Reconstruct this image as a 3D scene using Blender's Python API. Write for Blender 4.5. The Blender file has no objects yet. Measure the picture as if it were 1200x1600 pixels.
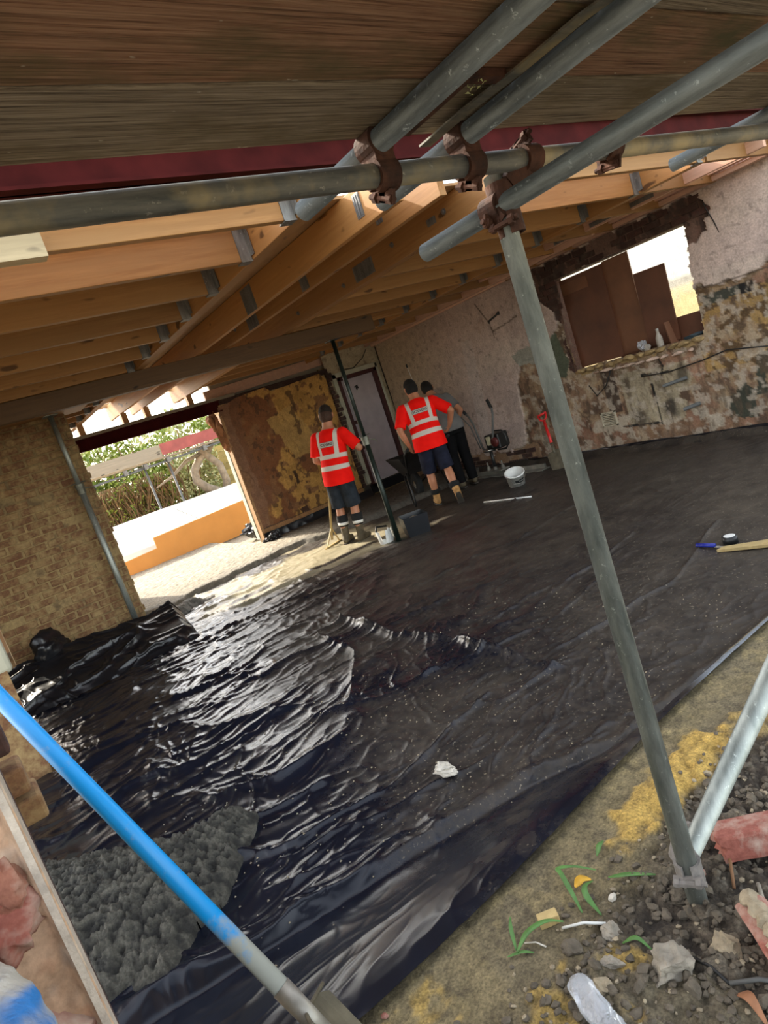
import bpy, bmesh, math, random
import numpy as np
from mathutils import Vector, Matrix
from mathutils.bvhtree import BVHTree
random.seed(7)
SC = bpy.context.scene
COL = SC.collection
R = math.radians

# ------------------------------------------------------------------ camera
cam_data = bpy.data.cameras.new('camera'); cam = bpy.data.objects.new('camera', cam_data); COL.objects.link(cam)
cam_data.sensor_fit = 'HORIZONTAL'; cam_data.sensor_width = 36.0; cam_data.lens = 1021.06/1200*36.0
cam_data.clip_start = 0.02; cam_data.clip_end = 200
def cam_matrix(yaw, pitch, roll):
    cy, sy, cp, sp = math.cos(yaw), math.sin(yaw), math.cos(pitch), math.sin(pitch)
    F = Vector((sy*cp, cy*cp, -sp)); Rt = Vector((cy, -sy, 0)); U = Rt.cross(F)
    cr, sr = math.cos(roll), math.sin(roll)
    r2 = Rt*cr + U*sr; u2 = U*cr - Rt*sr
    m = Matrix((r2, u2, -F)).transposed().to_4x4(); m.translation = (0, 0, 1.6)
    return m
cam.matrix_world = cam_matrix(R(32.74), R(9.21), R(-18.594))
SC.camera = cam

# ------------------------------------------------------------------ light
TO_SUN = Vector((-0.34, 1.36, 1.0)).normalized()
world = bpy.data.worlds.new('sky'); SC.world = world; world.use_nodes = True
wn = world.node_tree; bg = wn.nodes['Background']
sky = wn.nodes.new('ShaderNodeTexSky'); sky.sky_type = 'NISHITA'; sky.sun_disc = False
sky.sun_elevation = math.asin(TO_SUN.z); sky.sun_rotation = math.atan2(TO_SUN.x, TO_SUN.y)
sky.air_density = 1.0; sky.dust_density = 2.0; sky.ozone_density = 1.0
hz = wn.nodes.new('ShaderNodeHueSaturation'); hz.inputs['Saturation'].default_value = 0.50   # sky colour muted, then warmed below, to offset a blue cast
wm = wn.nodes.new('ShaderNodeMix'); wm.data_type = 'RGBA'; wm.blend_type = 'MULTIPLY'; wm.inputs[0].default_value = 1.0; wm.inputs[7].default_value = (1.0, .955, .87, 1)
wn.links.new(sky.outputs[0], hz.inputs['Color']); wn.links.new(hz.outputs[0], wm.inputs[6]); wn.links.new(wm.outputs[2], bg.inputs[0]); bg.inputs[1].default_value = 0.47
sun_d = bpy.data.lights.new('sun', 'SUN'); sun = bpy.data.objects.new('sun', sun_d); COL.objects.link(sun)
sun_d.energy = 4.6; sun_d.angle = R(0.7); sun_d.color = (1.0, 0.90, 0.74)
sun.rotation_euler = TO_SUN.to_track_quat('Z', 'Y').to_euler()
vs = SC.view_settings; vs.view_transform = 'Standard'; vs.look = 'None'; vs.gamma = 1.0; vs.use_curve_mapping = False
vs.exposure = 1.0

# ------------------------------------------------------------------ numpy noise
def _hash(ix, iy, seed):
    h = (ix.astype(np.int64)*374761393 + iy.astype(np.int64)*668265263 + seed*974711) & 0x7fffffff
    h = ((h ^ (h >> 13))*1274126177) & 0x7fffffff
    return ((h ^ (h >> 16)) & 0xffff)/65535.0
def vn(x, y, seed=0):
    x = np.asarray(x, float); y = np.asarray(y, float)
    ix = np.floor(x); iy = np.floor(y); fx = x-ix; fy = y-iy
    fx = fx*fx*(3-2*fx); fy = fy*fy*(3-2*fy)
    a = _hash(ix, iy, seed); b = _hash(ix+1, iy, seed); c = _hash(ix, iy+1, seed); d = _hash(ix+1, iy+1, seed)
    return (a*(1-fx)+b*fx)*(1-fy)+(c*(1-fx)+d*fx)*fy
def fbm(x, y, seed=0, o=4):
    s = 0; a = .5; t = 0
    for i in range(o):
        s = s+a*vn(x*2**i, y*2**i, seed+i*17); t += a; a *= .5
    return s/t
def ridge(x, y, seed=0): return 1-np.abs(2*vn(x, y, seed)-1)
def sst(a, b, x):
    t = np.clip((x-a)/(b-a), 0, 1); return t*t*(3-2*t)
def inpoly(x, y, poly):
    r = np.zeros(np.shape(x), bool); n = len(poly)
    for i in range(n):
        x1, y1 = poly[i]; x2, y2 = poly[(i+1) % n]
        c = ((y1 > y) != (y2 > y)) & (x < (x2-x1)*(y-y1)/((y2-y1) if y2 != y1 else 1e-9)+x1)
        r ^= c
    return r
def segdist(x, y, pts):
    d = np.full(np.shape(x), 1e9)
    for (x1, y1), (x2, y2) in zip(pts[:-1], pts[1:]):
        dx, dy = x2-x1, y2-y1; t = np.clip(((x-x1)*dx+(y-y1)*dy)/(dx*dx+dy*dy), 0, 1)
        d = np.minimum(d, np.hypot(x-x1-t*dx, y-y1-t*dy))
    return d

# ------------------------------------------------------------------ materials
class NT:
    def __init__(s, name):
        s.m = bpy.data.materials.new(name); s.m.use_nodes = True; s.t = s.m.node_tree
        s.b = s.t.nodes['Principled BSDF']
    def n(s, typ, **kw):
        nd = s.t.nodes.new(typ)
        for k, v in kw.items():
            if k.startswith('i_'):
                key = k[2:]; key = int(key) if key.isdigit() else key.replace('_', ' ')
                nd.inputs[key].default_value = v
            else: setattr(nd, k, v)
        return nd
    def l(s, a, b): s.t.links.new(a, b)
    def mix(s, fac, a, b, mode='MIX'):
        nd = s.t.nodes.new('ShaderNodeMix'); nd.data_type = 'RGBA'; nd.blend_type = mode
        for sock, v in ((nd.inputs[0], fac), (nd.inputs[6], a), (nd.inputs[7], b)):
            if hasattr(v, 'is_output'): s.l(v, sock)
            elif isinstance(v, (int, float)): sock.default_value = v
            else: sock.default_value = (*v, 1) if len(v) == 3 else v
        return nd.outputs[2]
    def ramp(s, fac, a, b):
        nd = s.t.nodes.new('ShaderNodeMapRange'); s.l(fac, nd.inputs[0]); nd.inputs[1].default_value = a; nd.inputs[2].default_value = b
        return nd.outputs[0]
    def noise(s, scale, detail=4, rough=.55, stretch=None, coord='Object'):
        src = s.t.nodes.new('ShaderNodeNewGeometry').outputs['Position'] if coord == 'POS' else s.t.nodes.new('ShaderNodeTexCoord').outputs[coord]
        if stretch:
            mp = s.t.nodes.new('ShaderNodeMapping'); mp.inputs['Scale'].default_value = stretch; s.l(src, mp.inputs[0]); src = mp.outputs[0]
        nd = s.t.nodes.new('ShaderNodeTexNoise'); nd.inputs['Scale'].default_value = scale; nd.inputs['Detail'].default_value = detail
        nd.inputs['Roughness'].default_value = rough; s.l(src, nd.inputs['Vector']); return nd.outputs[0]
    def bump(s, h, strength=.3, dist=.01):
        nd = s.t.nodes.new('ShaderNodeBump'); nd.inputs['Strength'].default_value = strength; nd.inputs['Distance'].default_value = dist
        s.l(h, nd.inputs['Height']); s.l(nd.outputs[0], s.b.inputs['Normal'])
    def rnd(s): return s.t.nodes.new('ShaderNodeObjectInfo').outputs['Random']
    def set(s, col=None, rough=None, metal=None, spec=None):
        for k, v in (('Base Color', col), ('Roughness', rough), ('Metallic', metal), ('Specular IOR Level', spec)):
            if v is None: continue
            if hasattr(v, 'is_output'): s.l(v, s.b.inputs[k])
            elif isinstance(v, (int, float)): s.b.inputs[k].default_value = v
            else: s.b.inputs[k].default_value = (*v, 1)
        return s.m
def hexc(r, g, b):
    f = lambda c: (c/255/12.92) if c/255 <= .04045 else ((c/255+.055)/1.055)**2.4
    return (f(r), f(g), f(b))
def plain(name, c, rough=.6, metal=0., var=.25, scale=12, bump=.15, dist=.004, c2=None, spec=None):
    t = NT(name); n = t.noise(scale); n2 = t.noise(scale*4.7)
    dark = tuple(x*(1-var) for x in c); lite = c2 or tuple(min(1, x*(1+var)) for x in c)
    col = t.mix(t.ramp(n, .3, .7), dark, lite)
    if bump: t.bump(n2, bump, dist)
    return t.set(col, rough, metal, spec)
def wood(name, c, dark, axis='X', rough=.62, knots=True, rv=.25):
    t = NT(name); st = {'X': (.5, 9, 9), 'Y': (9, .5, 9), 'Z': (9, 9, .5)}[axis]
    g = t.noise(4.5, 6, .65, st); g2 = t.noise(1.6, 3, .5, tuple(x if x > 1 else x*1.6 for x in st))
    col = t.mix(t.ramp(g, .38, .68), dark, c)
    col = t.mix(t.ramp(g2, .35, .75), tuple(x*.72 for x in c), col)
    if knots:
        st2 = {'X': (1, 2.4, 2.4), 'Y': (2.4, 1, 2.4), 'Z': (2.4, 2.4, 1)}[axis]
        k = t.noise(5.5, 1, .4, st2); col = t.mix(t.ramp(k, .70, .76), col, tuple(x*.35 for x in dark))
    hv = t.n('ShaderNodeHueSaturation'); t.l(col, hv.inputs['Color'])
    mr = t.n('ShaderNodeMapRange'); t.l(t.rnd(), mr.inputs[0]); mr.inputs[3].default_value = 1-rv; mr.inputs[4].default_value = 1+rv*.6
    t.l(mr.outputs[0], hv.inputs['Value'])
    t.bump(g, .25, .004)
    return t.set(hv.outputs[0], rough)
def attrmat(name, rough=.85, nscale=60, var=.35, bump=.5, dist=.006, metal=0, spec=None, nscale2=9):
    """colour from the Col attribute with fine grain"""
    t = NT(name); a = t.n('ShaderNodeVertexColor', layer_name='Col')
    n = t.noise(nscale, 5, .65); n2 = t.noise(nscale2, 5, .6)
    c = t.mix(1.0, a.outputs[0], t.mix(t.ramp(n, .3, .7), (1-var,)*3, (1+var*.6,)*3), 'MULTIPLY')
    c = t.mix(1.0, c, t.mix(t.ramp(n2, .3, .7), (1-var*.7,)*3, (1+var*.35,)*3), 'MULTIPLY')
    t.bump(n, bump, dist)
    return t.set(c, rough, metal, spec)
M = {}
M['joist'] = wood('joist_timber', (.43, .225, .075), (.26, .115, .03), 'X')
M['beam'] = wood('beam_timber', (.54, .27, .085), (.33, .14, .035), 'Y')
M['plate'] = wood('wall_plate_timber', (.80, .50, .36), (.62, .34, .22), 'Y', knots=False)
M['stud'] = wood('stud_timber', (.62, .36, .16), (.42, .2, .07), 'Z')
M['darkbeam'] = wood('dark_timber', (.14, .075, .028), (.055, .027, .01), 'X')
M['paleboard'] = wood('sunlit_tone_timber', (.62, .5, .3), (.42, .33, .2), 'X', rv=.05)  # pale tone stands in for sun and leaf shade on the board end
M['greyboard'] = wood('leak_board_grey_timber', (.36, .31, .23), (.2, .17, .12), 'X')
M['rake'] = wood('ash_handle', (.62, .46, .2), (.45, .3, .11), 'Z', knots=False)
def scaffboard(name, dark, mid, lite, tint):
    t = NT(name)
    g = t.noise(7, 8, .8, (.22, 9, 6)); f = t.noise(34, 5, .75, (.10, 5, 3)); big = t.noise(2.4, 5, .65, (.9, 2.0, 2)); crack = t.noise(9, 3, .5, (.06, 6, 4)); sp = t.noise(40, 2, .5, (.5, 1, 1))
    c = t.mix(t.ramp(g, .34, .66), dark, mid); c = t.mix(t.ramp(f, .42, .68), c, lite)
    c = t.mix(t.ramp(f, .30, .44), tuple(x*.45 for x in dark), c)
    c = t.mix(t.ramp(big, .48, .70), c, tint); c = t.mix(t.ramp(big, .22, .40), tuple(x*.55 for x in mid), c)
    c = t.mix(t.ramp(crack, .685, .70), c, (.012, .008, .005)); c = t.mix(t.ramp(sp, .74, .77), c, (.42, .38, .30))
    t.bump(f, .6, .004); return t.set(c, .88, 0, .2)
M['scaff'] = scaffboard('reddish_scaffold_board', (.10, .052, .03), (.25, .125, .072), (.36, .22, .14), (.085, .075, .035))
M['scaffg'] = scaffboard('grey_scaffold_board', (.085, .062, .042), (.20, .155, .11), (.36, .30, .22), (.12, .09, .05))
def galv(name, c1, c2, rough=.42, metal=.75, streak=(3, 3, .6), rustc=None):
    t = NT(name); a = t.noise(7, 6, .7, streak); b = t.noise(55, 4, .7)
    c = t.mix(t.ramp(a, .32, .68), c1, c2); c = t.mix(t.ramp(b, .62, .72), c, tuple(min(1, x*1.7) for x in c2))
    if rustc:
        r = t.noise(6, 4, .6); c = t.mix(t.ramp(r, .50, .66), c, rustc)
    t.bump(b, .12, .002)
    mp = t.n('ShaderNodeMapRange'); t.l(a, mp.inputs[0]); mp.inputs[3].default_value = rough-.1; mp.inputs[4].default_value = rough+.2
    return t.set(c, mp.outputs[0], metal)
M['galv'] = galv('galvanised_steel', (.19, .215, .20), (.46, .49, .45), .42, .7)
M['galvx'] = galv('dirty_galvanised_tube', (.08, .082, .074), (.27, .25, .20), .52, .6, (.6, 4, 4), (.40, .32, .18))
M['galvy'] = galv('dark_galvanised_tube', (.07, .075, .072), (.20, .21, .20), .5, .65, (4, .6, 4))
M['zinc'] = galv('zinc_hanger', (.13, .13, .13), (.30, .30, .29), .5, .6)
M['rust'] = plain('rusty_steel', (.05, .021, .013), .85, .3, .5, 22, .5, .004, c2=(.11, .042, .022))
M['duststeel'] = plain('dusty_steel_clamp', (.22, .2, .18), .85, .2, .3, 30, .5, .003)
M['redsteel'] = plain('red_oxide_steel', (.050, .0065, .006), .9, 0, .3, 6, .12, .003)
M['redsteel'].node_tree.nodes['Principled BSDF'].inputs['Specular IOR Level'].default_value = .12
M['redsteel2'] = plain('red_oxide_steel_faded', (.30, .07, .06), .6, 0, .2, 6, .12, .003)
M['prop'] = plain('dark_green_painted_steel', (.012, .02, .015), .4, .3, .35, 14, .15, .002)
M['proprust'] = plain('worn_prop_steel', (.15, .15, .12), .5, .6, .4, 18, .2, .002)
M['ply'] = plain('brown_plywood', (.105, .037, .017), .6, 0, .3, 3, .1, .002)
M['ply2'] = plain('brown_plywood_lighter', (.15, .06, .026), .6, 0, .25, 3, .1, .002)
M['deck'] = plain('roof_ply', (.42, .25, .11), .8, 0, .15, 4, .1)
M['orangeboard'] = plain('orange_brown_board', (.60, .30, .085), .75, 0, .06, 3, .05)
M['whitesheet'] = plain('white_ribbed_sheet', (.82, .79, .70), .6, 0, .06, 3, .05)
M['brick'] = None
def brickmat(name, c1, c2, mort, wash=.5, rough=.9):
    t = NT(name); n = t.noise(11, 5, .65, coord='POS'); n3 = t.noise(60, 3, .7, coord='POS')
    base = t.mix(t.rnd(), c1, c2)
    c = t.mix(t.ramp(n3, .3, .7), tuple(x*.7 for x in c1), base)
    w = t.ramp(n, wash-.1, wash+.14)
    c = t.mix(w, c, mort); t.bump(n, .6, .006)
    return t.set(c, rough)
M['brick'] = brickmat('stock_brick', (.17, .075, .035), (.27, .15, .065), (.34, .235, .105), .52)
M['brickd'] = brickmat('sooty_brick', (.045, .022, .016), (.10, .04, .03), (.09, .065, .05), .6)
M['brickp'] = brickmat('broken_pink_brick', (.30, .11, .07), (.40, .20, .13), (.52, .39, .31), .50)
M['brickr'] = brickmat('red_brick', (.30, .085, .06), (.36, .14, .10), (.46, .36, .29), .55)
M['mortar'] = plain('old_mortar', (.32, .22, .10), .95, 0, .3, 16, .7, .008)
M['mortarp'] = plain('pink_mortar', (.54, .39, .30), .95, 0, .3, 20, .8, .008)
M['attr'] = attrmat('painted_plaster', .85, 55, .3, .4, .004)
M['soil'] = attrmat('soil', .95, 130, .55, .9, .008, nscale2=24)
M['concwet'] = attrmat('wet_concrete', .8, 130, .5, .8, .006, nscale2=18)
def dpm():
    t = NT('black_polythene'); a = t.n('ShaderNodeVertexColor', layer_name='Col'); sp = t.n('ShaderNodeSeparateColor'); t.l(a.outputs[0], sp.inputs[0])
    n = t.noise(34, 6, .72); n2 = t.noise(5, 4, .6); fine = t.noise(130, 3, .6)
    clean = t.mix(t.ramp(n2, .3, .7), (.004, .0055, .011), (.0065, .0088, .017))
    dustc = t.mix(t.ramp(n2, .3, .7), (.034, .026, .017), (.095, .074, .05))
    am = t.n('ShaderNodeMath', operation='MULTIPLY_ADD'); t.l(n, am.inputs[0]); am.inputs[1].default_value = 1.7; am.inputs[2].default_value = -.85
    ad = t.n('ShaderNodeMath', operation='ADD', use_clamp=True); t.l(am.outputs[0], ad.inputs[0]); t.l(sp.outputs[0], ad.inputs[1])
    mu = t.n('ShaderNodeMath', operation='MULTIPLY', use_clamp=True); t.l(ad.outputs[0], mu.inputs[0]); mu.inputs[1].default_value = .8
    mask = t.n('ShaderNodeMath', operation='MULTIPLY', use_clamp=True); t.l(mu.outputs[0], mask.inputs[0]); t.l(t.ramp(sp.outputs[0], 0, .25), mask.inputs[1])
    c = t.mix(mask.outputs[0], clean, dustc)
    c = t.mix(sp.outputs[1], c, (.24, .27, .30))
    c = t.mix(sp.outputs[2], c, (.34, .30, .20))
    crumbs = t.n('ShaderNodeMath', operation='MULTIPLY', use_clamp=True); t.l(t.ramp(t.noise(75, 2, .5), .66, .70), crumbs.inputs[0]); t.l(t.ramp(sp.outputs[0], .05, .5), crumbs.inputs[1])
    c = t.mix(crumbs.outputs[0], c, (.20, .17, .12))
    mr = t.n('ShaderNodeMapRange'); t.l(mask.outputs[0], mr.inputs[0]); mr.inputs[3].default_value = .25; mr.inputs[4].default_value = .66
    t.bump(fine, .08, .003)
    return t.set(c, mr.outputs[0], 0, .38)
M['dpm'] = dpm()
M['dpm2'] = plain('black_polythene_fold', (.008, .008, .010), .3, 0, .3, 5, .1, .004)
M['red'] = None
def shirtmat():
    t = NT('hi_vis_shirt'); a = t.n('ShaderNodeAttribute', attribute_name='band')
    n = t.noise(9, 3, .5); c = t.mix(t.ramp(n, .3, .7), (.85, .006, .003), (.98, .012, .006))
    st = t.ramp(a.outputs['Fac'], -.001, .001); c = t.mix(st, c, (.62, .57, .5)); t.bump(t.noise(14, 3, .5), .35, .012)
    return t.set(c, .8, 0, .15)
M['shirt'] = shirtmat()
def skinlike(name, c, v=.12): return plain(name, c, .55, 0, v, 9, .1, .002)
M['skin'] = skinlike('tanned_skin', (.45, .19, .10)); M['skin2'] = skinlike('pale_skin', (.50, .25, .16))
M['hair'] = plain('dark_hair', (.006, .004, .003), .85, 0, .3, 60, .6, .004)
M['hairb'] = plain('cropped_hair', (.016, .009, .005), .85, 0, .3, 80, .6, .003)
M['fade'] = plain('faded_hair', (.055, .026, .015), .8, 0, .25, 80, .3, .002)
M['shorts1'] = plain('grey_blue_shorts', (.022, .027, .034), .8, 0, .4, 10, .4, .01, spec=.12)
M['shorts2'] = plain('navy_shorts', (.014, .016, .030), .8, 0, .4, 9, .4, .01, spec=.12)
M['trouser'] = plain('black_trousers', (.005, .005, .0055), .85, 0, .3, 9, .4, .01, spec=.12)
M['greytee'] = plain('grey_tee', (.16, .155, .15), .85, 0, .12, 8, .3, .01, spec=.12)
M['sock'] = plain('black_sock', (.008, .008, .008), .9, 0, .3, 40, .3)
M['boot1'] = plain('muddy_boot', (.085, .065, .035), .75, 0, .4, 16, .4, .005)
M['boot2'] = plain('tan_boot', (.42, .22, .07), .75, 0, .35, 16, .4, .005)
M['sole'] = plain('boot_sole', (.05, .04, .03), .8)
M['reflect'] = plain('reflective_tape', (.75, .73, .68), .4, 0, .05, 8, 0)
M['panel'] = plain('pale_print_panel', (.52, .47, .42), .7, 0, .05, 8, 0)
M['ink'] = plain('black_print', (.012, .012, .012), .7, 0, .1, 8, 0)
M['glove'] = plain('orange_glove', (.72, .26, .03), .7)
M['black'] = plain('black_plastic', (.012, .012, .012), .45, 0, .25, 12, .1)
M['blackr'] = plain('black_rubber', (.010, .010, .010), .8, 0, .3, 20, .3)
M['whitepl'] = plain('white_plastic', (.72, .72, .68), .45, 0, .12, 10, .08)
M['bucketblk'] = plain('black_bucket_plastic', (.006, .007, .010), .35, 0, .3, 8, .1)
M['steel'] = plain('scraped_steel', (.30, .28, .24), .45, .5, .35, 12, .2, .003)
M['blade'] = plain('muddy_shovel_blade', (.10, .085, .055), .6, .15, .35, 14, .3, .003)
M['alum'] = plain('dusty_aluminium', (.20, .19, .16), .55, .3, .3, 10, .2)
M['redpl'] = plain('red_plastic', (.62, .022, .02), .45, 0, .15, 12, .05)
M['engine'] = plain('engine_red', (.35, .03, .02), .45)
M['engined'] = plain('dark_red_starter', (.09, .012, .01), .5)
M['dull'] = plain('dusty_white_plastic', (.36, .32, .27), .7, 0, .25, 16, .2)
M['cream'] = plain('cream_plastic', (.6, .55, .36), .5)
M['chrome'] = plain('bright_steel', (.6, .58, .55), .25, .9, .1, 10, 0)
def blueshaft():
    t = NT('blue_shaft'); tc = t.n('ShaderNodeTexCoord'); sp = t.n('ShaderNodeSeparateXYZ'); t.l(tc.outputs['Generated'], sp.inputs[0])
    n = t.noise(26, 5, .7); n2 = t.noise(9, 4, .6, (2, 2, 2))
    ad = t.n('ShaderNodeMath', operation='ADD'); t.l(t.ramp(sp.outputs[2], .24, .04), ad.inputs[0])
    sb = t.n('ShaderNodeMath', operation='SUBTRACT'); t.l(n, sb.inputs[0]); sb.inputs[1].default_value = .50; t.l(sb.outputs[0], ad.inputs[1])
    c = t.mix(t.ramp(ad.outputs[0], .10, .46), (.0, .27, .68), (.32, .33, .30))
    c = t.mix(t.ramp(n2, .3, .7), c, c)
    t.bump(n, .12, .002); return t.set(c, .42)
M['blue'] = blueshaft()
M['bluegrip'] = plain('blue_grip', (.01, .02, .25), .4)
M['stone'] = plain('grey_stone', (.30, .265, .21), .9, 0, .35, 25, .7, .006)
M['stoned'] = plain('dark_stone', (.12, .098, .07), .95, 0, .4, 25, .7, .006)
M['stonew'] = plain('white_mortar_lump', (.62, .57, .48), .9, 0, .2, 25, .6, .006)
M['stonet'] = plain('tan_stone', (.33, .27, .18), .9, 0, .3, 25, .7, .006)
M['grass'] = plain('green_leaf', (.085, .20, .045), .5, 0, .3, 20, .1)
M['leafy'] = plain('yellow_leaf', (.65, .36, .03), .6, 0, .3, 20, .1)
M['leafbr'] = plain('dead_brown_leaf', (.30, .13, .06), .7, 0, .3, 20, .3)
M['twig'] = plain('brown_twig', (.22, .11, .05), .8)
def plastic():
    t = NT('clear_plastic'); t.b.inputs['Transmission Weight'].default_value = .75; t.b.inputs['IOR'].default_value = 1.25
    t.bump(t.noise(30, 3, .6), .6, .01)
    return t.set((.88, .91, .95), .1)
M['clear'] = plastic()
M['blueprint'] = plain('blue_print', (.015, .19, .56), .5, 0, .25, 12, .3, .01)
M['sack'] = plain('dirty_white_sack', (.50, .48, .43), .6, 0, .3, 8, .5, .015)
M['sackbeige'] = plain('beige_sack_print', (.55, .45, .29), .6, 0, .2, 8, .5, .015)
M['door'] = plain('lavender_white_door', (.42, .37, .40), .6, 0, .12, 4, .1)
M['doorframe'] = plain('dark_red_frame', (.055, .012, .012), .55, 0, .3, 10, .15)
M['palegreen'] = plain('pale_green_plaster', (.45, .44, .34), .8, 0, .1, 6, .2)
M['peach'] = plain('peach_wall', (.72, .46, .28), .85, 0, .15, 5, .2)
M['leaf1'] = plain('hedge_leaf', (.13, .22, .03), .55, 0, .45, 3, 0, c2=(.36, .42, .06))
M['leaf2'] = plain('pale_hedge_leaf', (.35, .40, .12), .55, 0, .4, 3, 0, c2=(.6, .6, .3))
M['vine'] = plain('dry_vine', (.24, .15, .07), .85, 0, .4, 9, 0)
M['bark'] = plain('grey_bark', (.33, .27, .20), .9, 0, .3, 9, .6, .02)
M['fence'] = wood('fence_timber', (.50, .36, .10), (.3, .2, .05), 'X')
M['neighb'] = None
M['bagblue'] = plain('blue_sheet_scrap', (.02, .07, .17), .35)
M['cable'] = plain('black_cable', (.012, .011, .010), .6)
M['pipegrey'] = plain('grey_pipe', (.09, .09, .085), .6)
M['vent'] = plain('cream_vent', (.42, .37, .27), .7, 0, .15, 12, .1)
M['green'] = plain('green_sheet', (.02, .035, .045), .6)

# ------------------------------------------------------------------ mesh helpers
def mk(name, verts, faces, mat=None, parent=None, smooth=False, off=(0, 0, 0)):
    me = bpy.data.meshes.new(name); o = Vector(off)
    me.from_pydata([tuple(Vector(v)-o) for v in verts], [], faces); me.update()
    ob = bpy.data.objects.new(name, me); COL.objects.link(ob)
    if mat: me.materials.append(mat)
    if smooth:
        me.polygons.foreach_set('use_smooth', [True]*len(me.polygons))
    if parent: ob.parent = parent
    return ob
class MB:
    def __init__(s): s.v = []; s.f = []
    def add(s, vs, fs):
        o = len(s.v); s.v += [Vector(v) for v in vs]; s.f += [tuple(i+o for i in f) for f in fs]; return s
    def box(s, lo, hi, rot=None, about=None):
        vs = [Vector((x, y, z)) for x in (lo[0], hi[0]) for y in (lo[1], hi[1]) for z in (lo[2], hi[2])]
        if rot:
            c = Vector(about) if about else (Vector(lo)+Vector(hi))/2; vs = [c+rot@(v-c) for v in vs]
        return s.add(vs, [(0, 1, 3, 2), (4, 6, 7, 5), (0, 4, 5, 1), (2, 3, 7, 6), (0, 2, 6, 4), (1, 5, 7, 3)])
    def beam(s, a, b, w, h, up=(0, 0, 1)):
        a = Vector(a); b = Vector(b); d = (b-a).normalized(); sd = d.cross(Vector(up)).normalized(); u = sd.cross(d)
        vs = [p+sd*(i*w/2)+u*(j*h/2) for p in (a, b) for i in (-1, 1) for j in (-1, 1)]
        return s.add(vs, [(0, 1, 3, 2), (4, 6, 7, 5), (0, 4, 5, 1), (2, 3, 7, 6), (0, 2, 6, 4), (1, 5, 7, 3)])
    def tube(s, pts, r, n=14, cap=True, hollow=0):
        pts = [Vector(p) for p in pts]; rr = r if isinstance(r, (list, tuple)) else [r]*len(pts); rings = []; pu = None
        for i, p in enumerate(pts):
            d = (pts[min(i+1, len(pts)-1)]-pts[max(i-1, 0)]).normalized()
            u = pu if pu else (Vector((0, 0, 1)) if abs(d.z) < .9 else Vector((1, 0, 0)))
            sd = d.cross(u).normalized(); u = sd.cross(d).normalized(); pu = u
            rings.append([p+sd*math.cos(2*math.pi*k/n)*rr[i]+u*math.sin(2*math.pi*k/n)*rr[i] for k in range(n)])
        vs = [v for g in rings for v in g]; fs = []
        for i in range(len(rings)-1):
            for k in range(n):
                a = i*n+k; b = i*n+(k+1) % n; fs.append((a, b, b+n, a+n))
        if hollow:
            for e, idx in ((0, 0), (1, len(pts)-1)):
                c = pts[idx]; d = (pts[1]-pts[0]).normalized() if e == 0 else (pts[-2]-pts[-1]).normalized()
                o = len(vs); q = 1-hollow/rr[idx]
                vs += [c+(rings[idx][k]-c)*q for k in range(n)]; vs += [c+(rings[idx][k]-c)*q+d*.06 for k in range(n)]
                for k in range(n):
                    k2 = (k+1) % n; fs.append((idx*n+k, idx*n+k2, o+k2, o+k)); fs.append((o+k, o+k2, o+n+k2, o+n+k))
                fs.append(tuple(o+n+k for k in range(n)))
        elif cap:
            fs.append(tuple(range(n-1, -1, -1))); o = (len(rings)-1)*n; fs.append(tuple(o+k for k in range(n)))
        return s.add(vs, fs)
    def prism(s, poly, a, b):
        """polygon list of 3D points swept by vector"""
        n = len(poly); v0 = [Vector(p)+Vector(a) for p in poly]; v1 = [Vector(p)+Vector(b) for p in poly]
        return s.add(v0+v1, [tuple(range(n-1, -1, -1)), tuple(range(n, 2*n))]+[(i, (i+1) % n, (i+1) % n+n, i+n) for i in range(n)])
    def lathe(s, prof, c=(0, 0, 0), n=24, axis=None):
        c = Vector(c); q = Vector((0, 0, 1)).rotation_difference(Vector(axis)) if axis else None
        vs = []; fs = []
        for r, z in prof:
            for k in range(n):
                v = Vector((r*math.cos(2*math.pi*k/n), r*math.sin(2*math.pi*k/n), z)); vs.append(c+((q@v) if q else v))
        for i in range(len(prof)-1):
            for k in range(n):
                a = i*n+k; b = i*n+(k+1) % n; fs.append((a, b, b+n, a+n))
        fs.append(tuple(range(n-1, -1, -1))); o = (len(prof)-1)*n; fs.append(tuple(o+k for k in range(n)))
        return s.add(vs, fs)
    def rock(s, c, size, seed, sub=3, rough=.28, flat=True):
        bm = bmesh.new(); bmesh.ops.create_icosphere(bm, subdivisions=sub, radius=1); rn = random.Random(seed)
        planes = [(Vector((rn.uniform(-1, 1), rn.uniform(-1, 1), rn.uniform(-1, 1))).normalized(), rn.uniform(.55, .85)) for _ in range(9)]
        rz = Matrix.Rotation(rn.uniform(0, 6.28), 3, 'Z'); vs = []
        for v in bm.verts:
            p = v.co.copy()
            if flat:
                for nrm, d in planes:
                    q = p.dot(nrm)
                    if q > d: p -= nrm*(q-d)
            k = 1+rough*(fbm(np.array([p.x*3+seed]), np.array([p.y*3+p.z*4.1]), seed, 3)[0]-.5)
            p *= k; p = rz@Vector((p.x*size[0], p.y*size[1], p.z*size[2])); vs.append(p+Vector(c))
        fs = [tuple(w.index for w in f.verts) for f in bm.faces]; bm.free(); return s.add(vs, fs)
    def build(s, name, mat, parent=None, smooth=False, local=False, bevel=0):
        off = Vector((0, 0, 0)) if (local or not parent) else WORLD.get(parent.name, Vector((0, 0, 0)))
        ob = mk(name, s.v, s.f, mat, parent, smooth, off)
        if smooth == 'auto':
            pass
        if bevel:
            m = ob.modifiers.new('bevel', 'BEVEL'); m.width = bevel; m.segments = 2; m.limit_method = 'ANGLE'
        if parent: WORLD[ob.name] = off
        else: WORLD[ob.name] = Vector((0, 0, 0))
        return ob
WORLD = {}
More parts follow.
